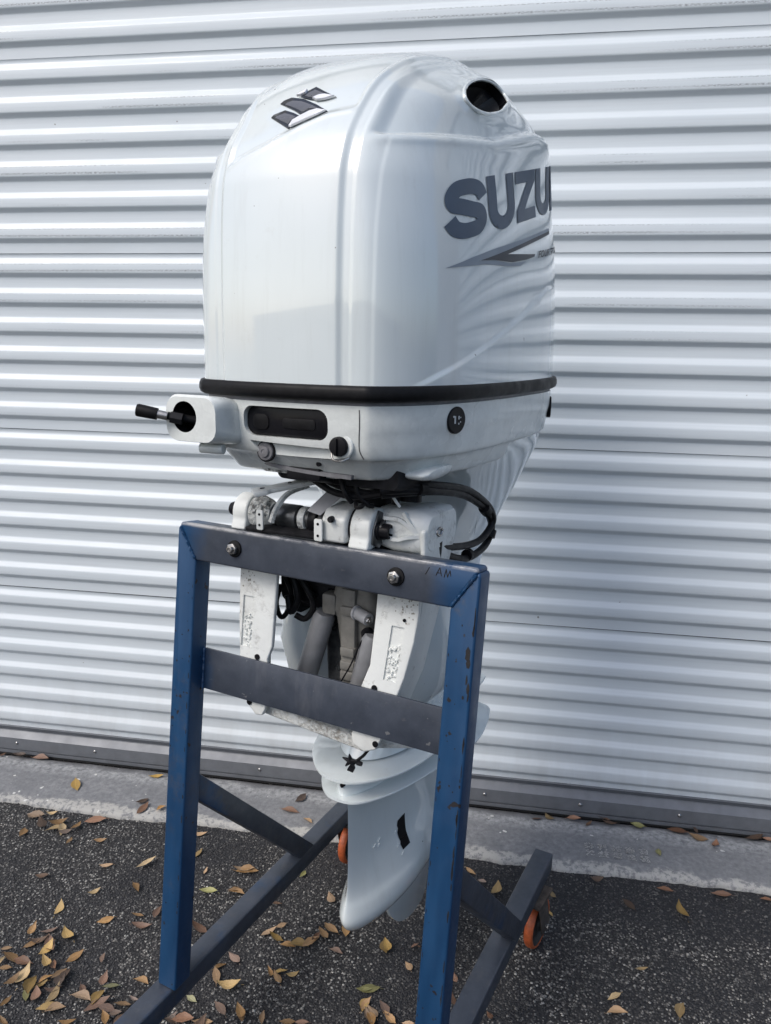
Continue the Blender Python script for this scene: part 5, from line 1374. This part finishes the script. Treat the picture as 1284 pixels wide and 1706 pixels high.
# ================================================================== FALLEN LEAVES
def leaf_mesh(seed, ratio, curl, fold):
    rr = random.Random(seed); nl, nw = 11, 5
    vs = []; uvs = []
    bend = rr.uniform(-.12, .12); tw = rr.uniform(-.5, .5)
    for i in range(nl):
        t = i/(nl-1)
        w = ratio*.5*(math.sin(math.pi*t)**1.15)*(1.2-.35*t)+.004
        if 0 < i < nl-1: w *= rr.uniform(.93, 1.06)
        for j in range(nw):
            s = j/(nw-1)*2-1
            x = t-.5; y = s*w+bend*math.sin(math.pi*t)
            z = fold*abs(s)*w*1.6+curl*((t-.5)**2)*1.6+tw*.12*s*w*(t-.5)*6
            z += .012*rr.uniform(-1, 1)
            vs.append((x, y, max(z, -.02)+.02)); uvs.append((t, (s+1)/2))
    fs = [(i*nw+j, (i+1)*nw+j, (i+1)*nw+j+1, i*nw+j+1) for i in range(nl-1) for j in range(nw-1)]
    # stalk
    o = len(vs)
    vs += [(-.5, -.008, .02), (-.5, .008, .02), (-.62, .03, .03), (-.62, .02, .03)]; uvs += [(0, .5)]*4; fs.append((o, o+1, o+2, o+3))
    me = bpy.data.meshes.new('fallen_leaf'); me.from_pydata(vs, [], fs)
    u = me.uv_layers.new(name='UV')
    for l in me.loops: u.data[l.index].uv = uvs[l.vertex_index]
    me.polygons.foreach_set('use_smooth', [True]*len(me.polygons))
    return me
base = [leaf_mesh(i, *p) for i, p in enumerate([(.40, .25, .20), (.36, .40, .10), (.46, .10, .35), (.34, .45, .35), (.46, .3, -.2), (.36, -.2, .30), (.42, .65, .2), (.40, .1, .1)])]
variants = {}
lr = random.Random(21)
WORDS = {'tan': 'pale tan', 'yellow': 'golden yellow', 'brown': 'dark brown', 'rust': 'rust brown', 'green': 'yellow green', 'pink': 'pinkish brown'}
def zone(x, y):
    c, s = math.cos(AZ), math.sin(AZ); u = x*c-y*s; v = x*s+y*c
    if y > -.03: return 'against the foot of the door'
    if y > -.262: return 'on concrete, left of stand' if x < -.75 else ('on concrete, behind stand' if x < .15 else 'on concrete, right of stand')
    if u < -.29:
        if v > -.9: return 'on asphalt by concrete edge, far left'
        return 'on asphalt, lower left corner' if x < -.95 else 'on asphalt beside left post'
    if u < .27:
        if v < -1.05: return 'on asphalt in front, between floor rails'
        return 'on asphalt under the engine' if v < -.62 else 'on asphalt behind the engine'
    return 'on asphalt by concrete edge, far right' if y > -.42 else 'on open asphalt, right side'
CUR = ['flat', 'curled', 'folded', 'tightly curled', 'cupped', 'arched', 'curled up', 'flat']
cl = random.Random(77)
for cx, cy, n_c, sp in ((-1.02, -.86, 9, .05), (-.93, -.95, 6, .045), (-.80, -.97, 6, .05), (-.72, -1.0, 5, .05), (-.55, -1.0, 6, .05), (-1.10, -.78, 4, .03), (-1.30, -.36, 4, .04), (.62, -.02, 5, .06), (.30, -.018, 4, .07), (-.42, -.78, 4, .05)):
    for _ in range(n_c):
        LEAVES.append((cx+cl.gauss(0, sp), cy+cl.gauss(0, sp*.6), .006, cl.uniform(.03, .062), cl.uniform(-1.6, 1.6), cl.choice(['tan', 'tan', 'yellow', 'yellow', 'rust', 'brown'])))
items = []
for n_, (x, y, z, ln, a, c) in enumerate(LEAVES):
    k = lr.randrange(8)
    items.append([x, y, z, ln, a, c, k, zone(x, y)])
# pairwise names: what sets each one apart inside its own patch of ground
from collections import defaultdict
gr = defaultdict(list)
for it in items: gr[(it[5], CUR[it[6]], it[7])].append(it)
ORD = ['leftmost', 'second from left', 'third from left', 'fourth from left', 'fifth from left', 'sixth from left', 'seventh from left', 'eighth from left', 'ninth from left']
for (c, cu_, zn_), L_ in gr.items():
    L_.sort(key=lambda q: q[0])
    for i, it in enumerate(L_):
        o_ = '' if len(L_) == 1 else (('left of two, ' if i == 0 else 'right of two, ') if len(L_) == 2 else ORD[i]+', ')
        it.append(f'{cu_} {WORDS[c]} leaf, {o_}{zn_}')
for x, y, z, ln, a, c, k, zn_, lab in items:
    key = (k, c)
    if key not in variants:
        m_ = base[k].copy(); m_.materials.append(LEAF[c]); variants[key] = m_
    o = bpy.data.objects.new('fallen_leaf', variants[key]); COL.objects.link(o)
    gz = (.017 if y > -.262 else ground_h(x, y)+.0035)
    o.location = (x, y, gz)
    ln = max(ln, .026)*lr.uniform(.95, 1.1)
    o.scale = (ln, ln*lr.uniform(.85, 1.15), ln*lr.uniform(.7, 1.1))
    o.location.z += lr.uniform(0, .006)
    o.rotation_euler = (lr.uniform(-.28, .28), lr.uniform(-.16, .16), a+(math.pi if lr.random() < .5 else 0))
    tag(o, lab, 'leaf', 'fallen leaves scattered on the ground')
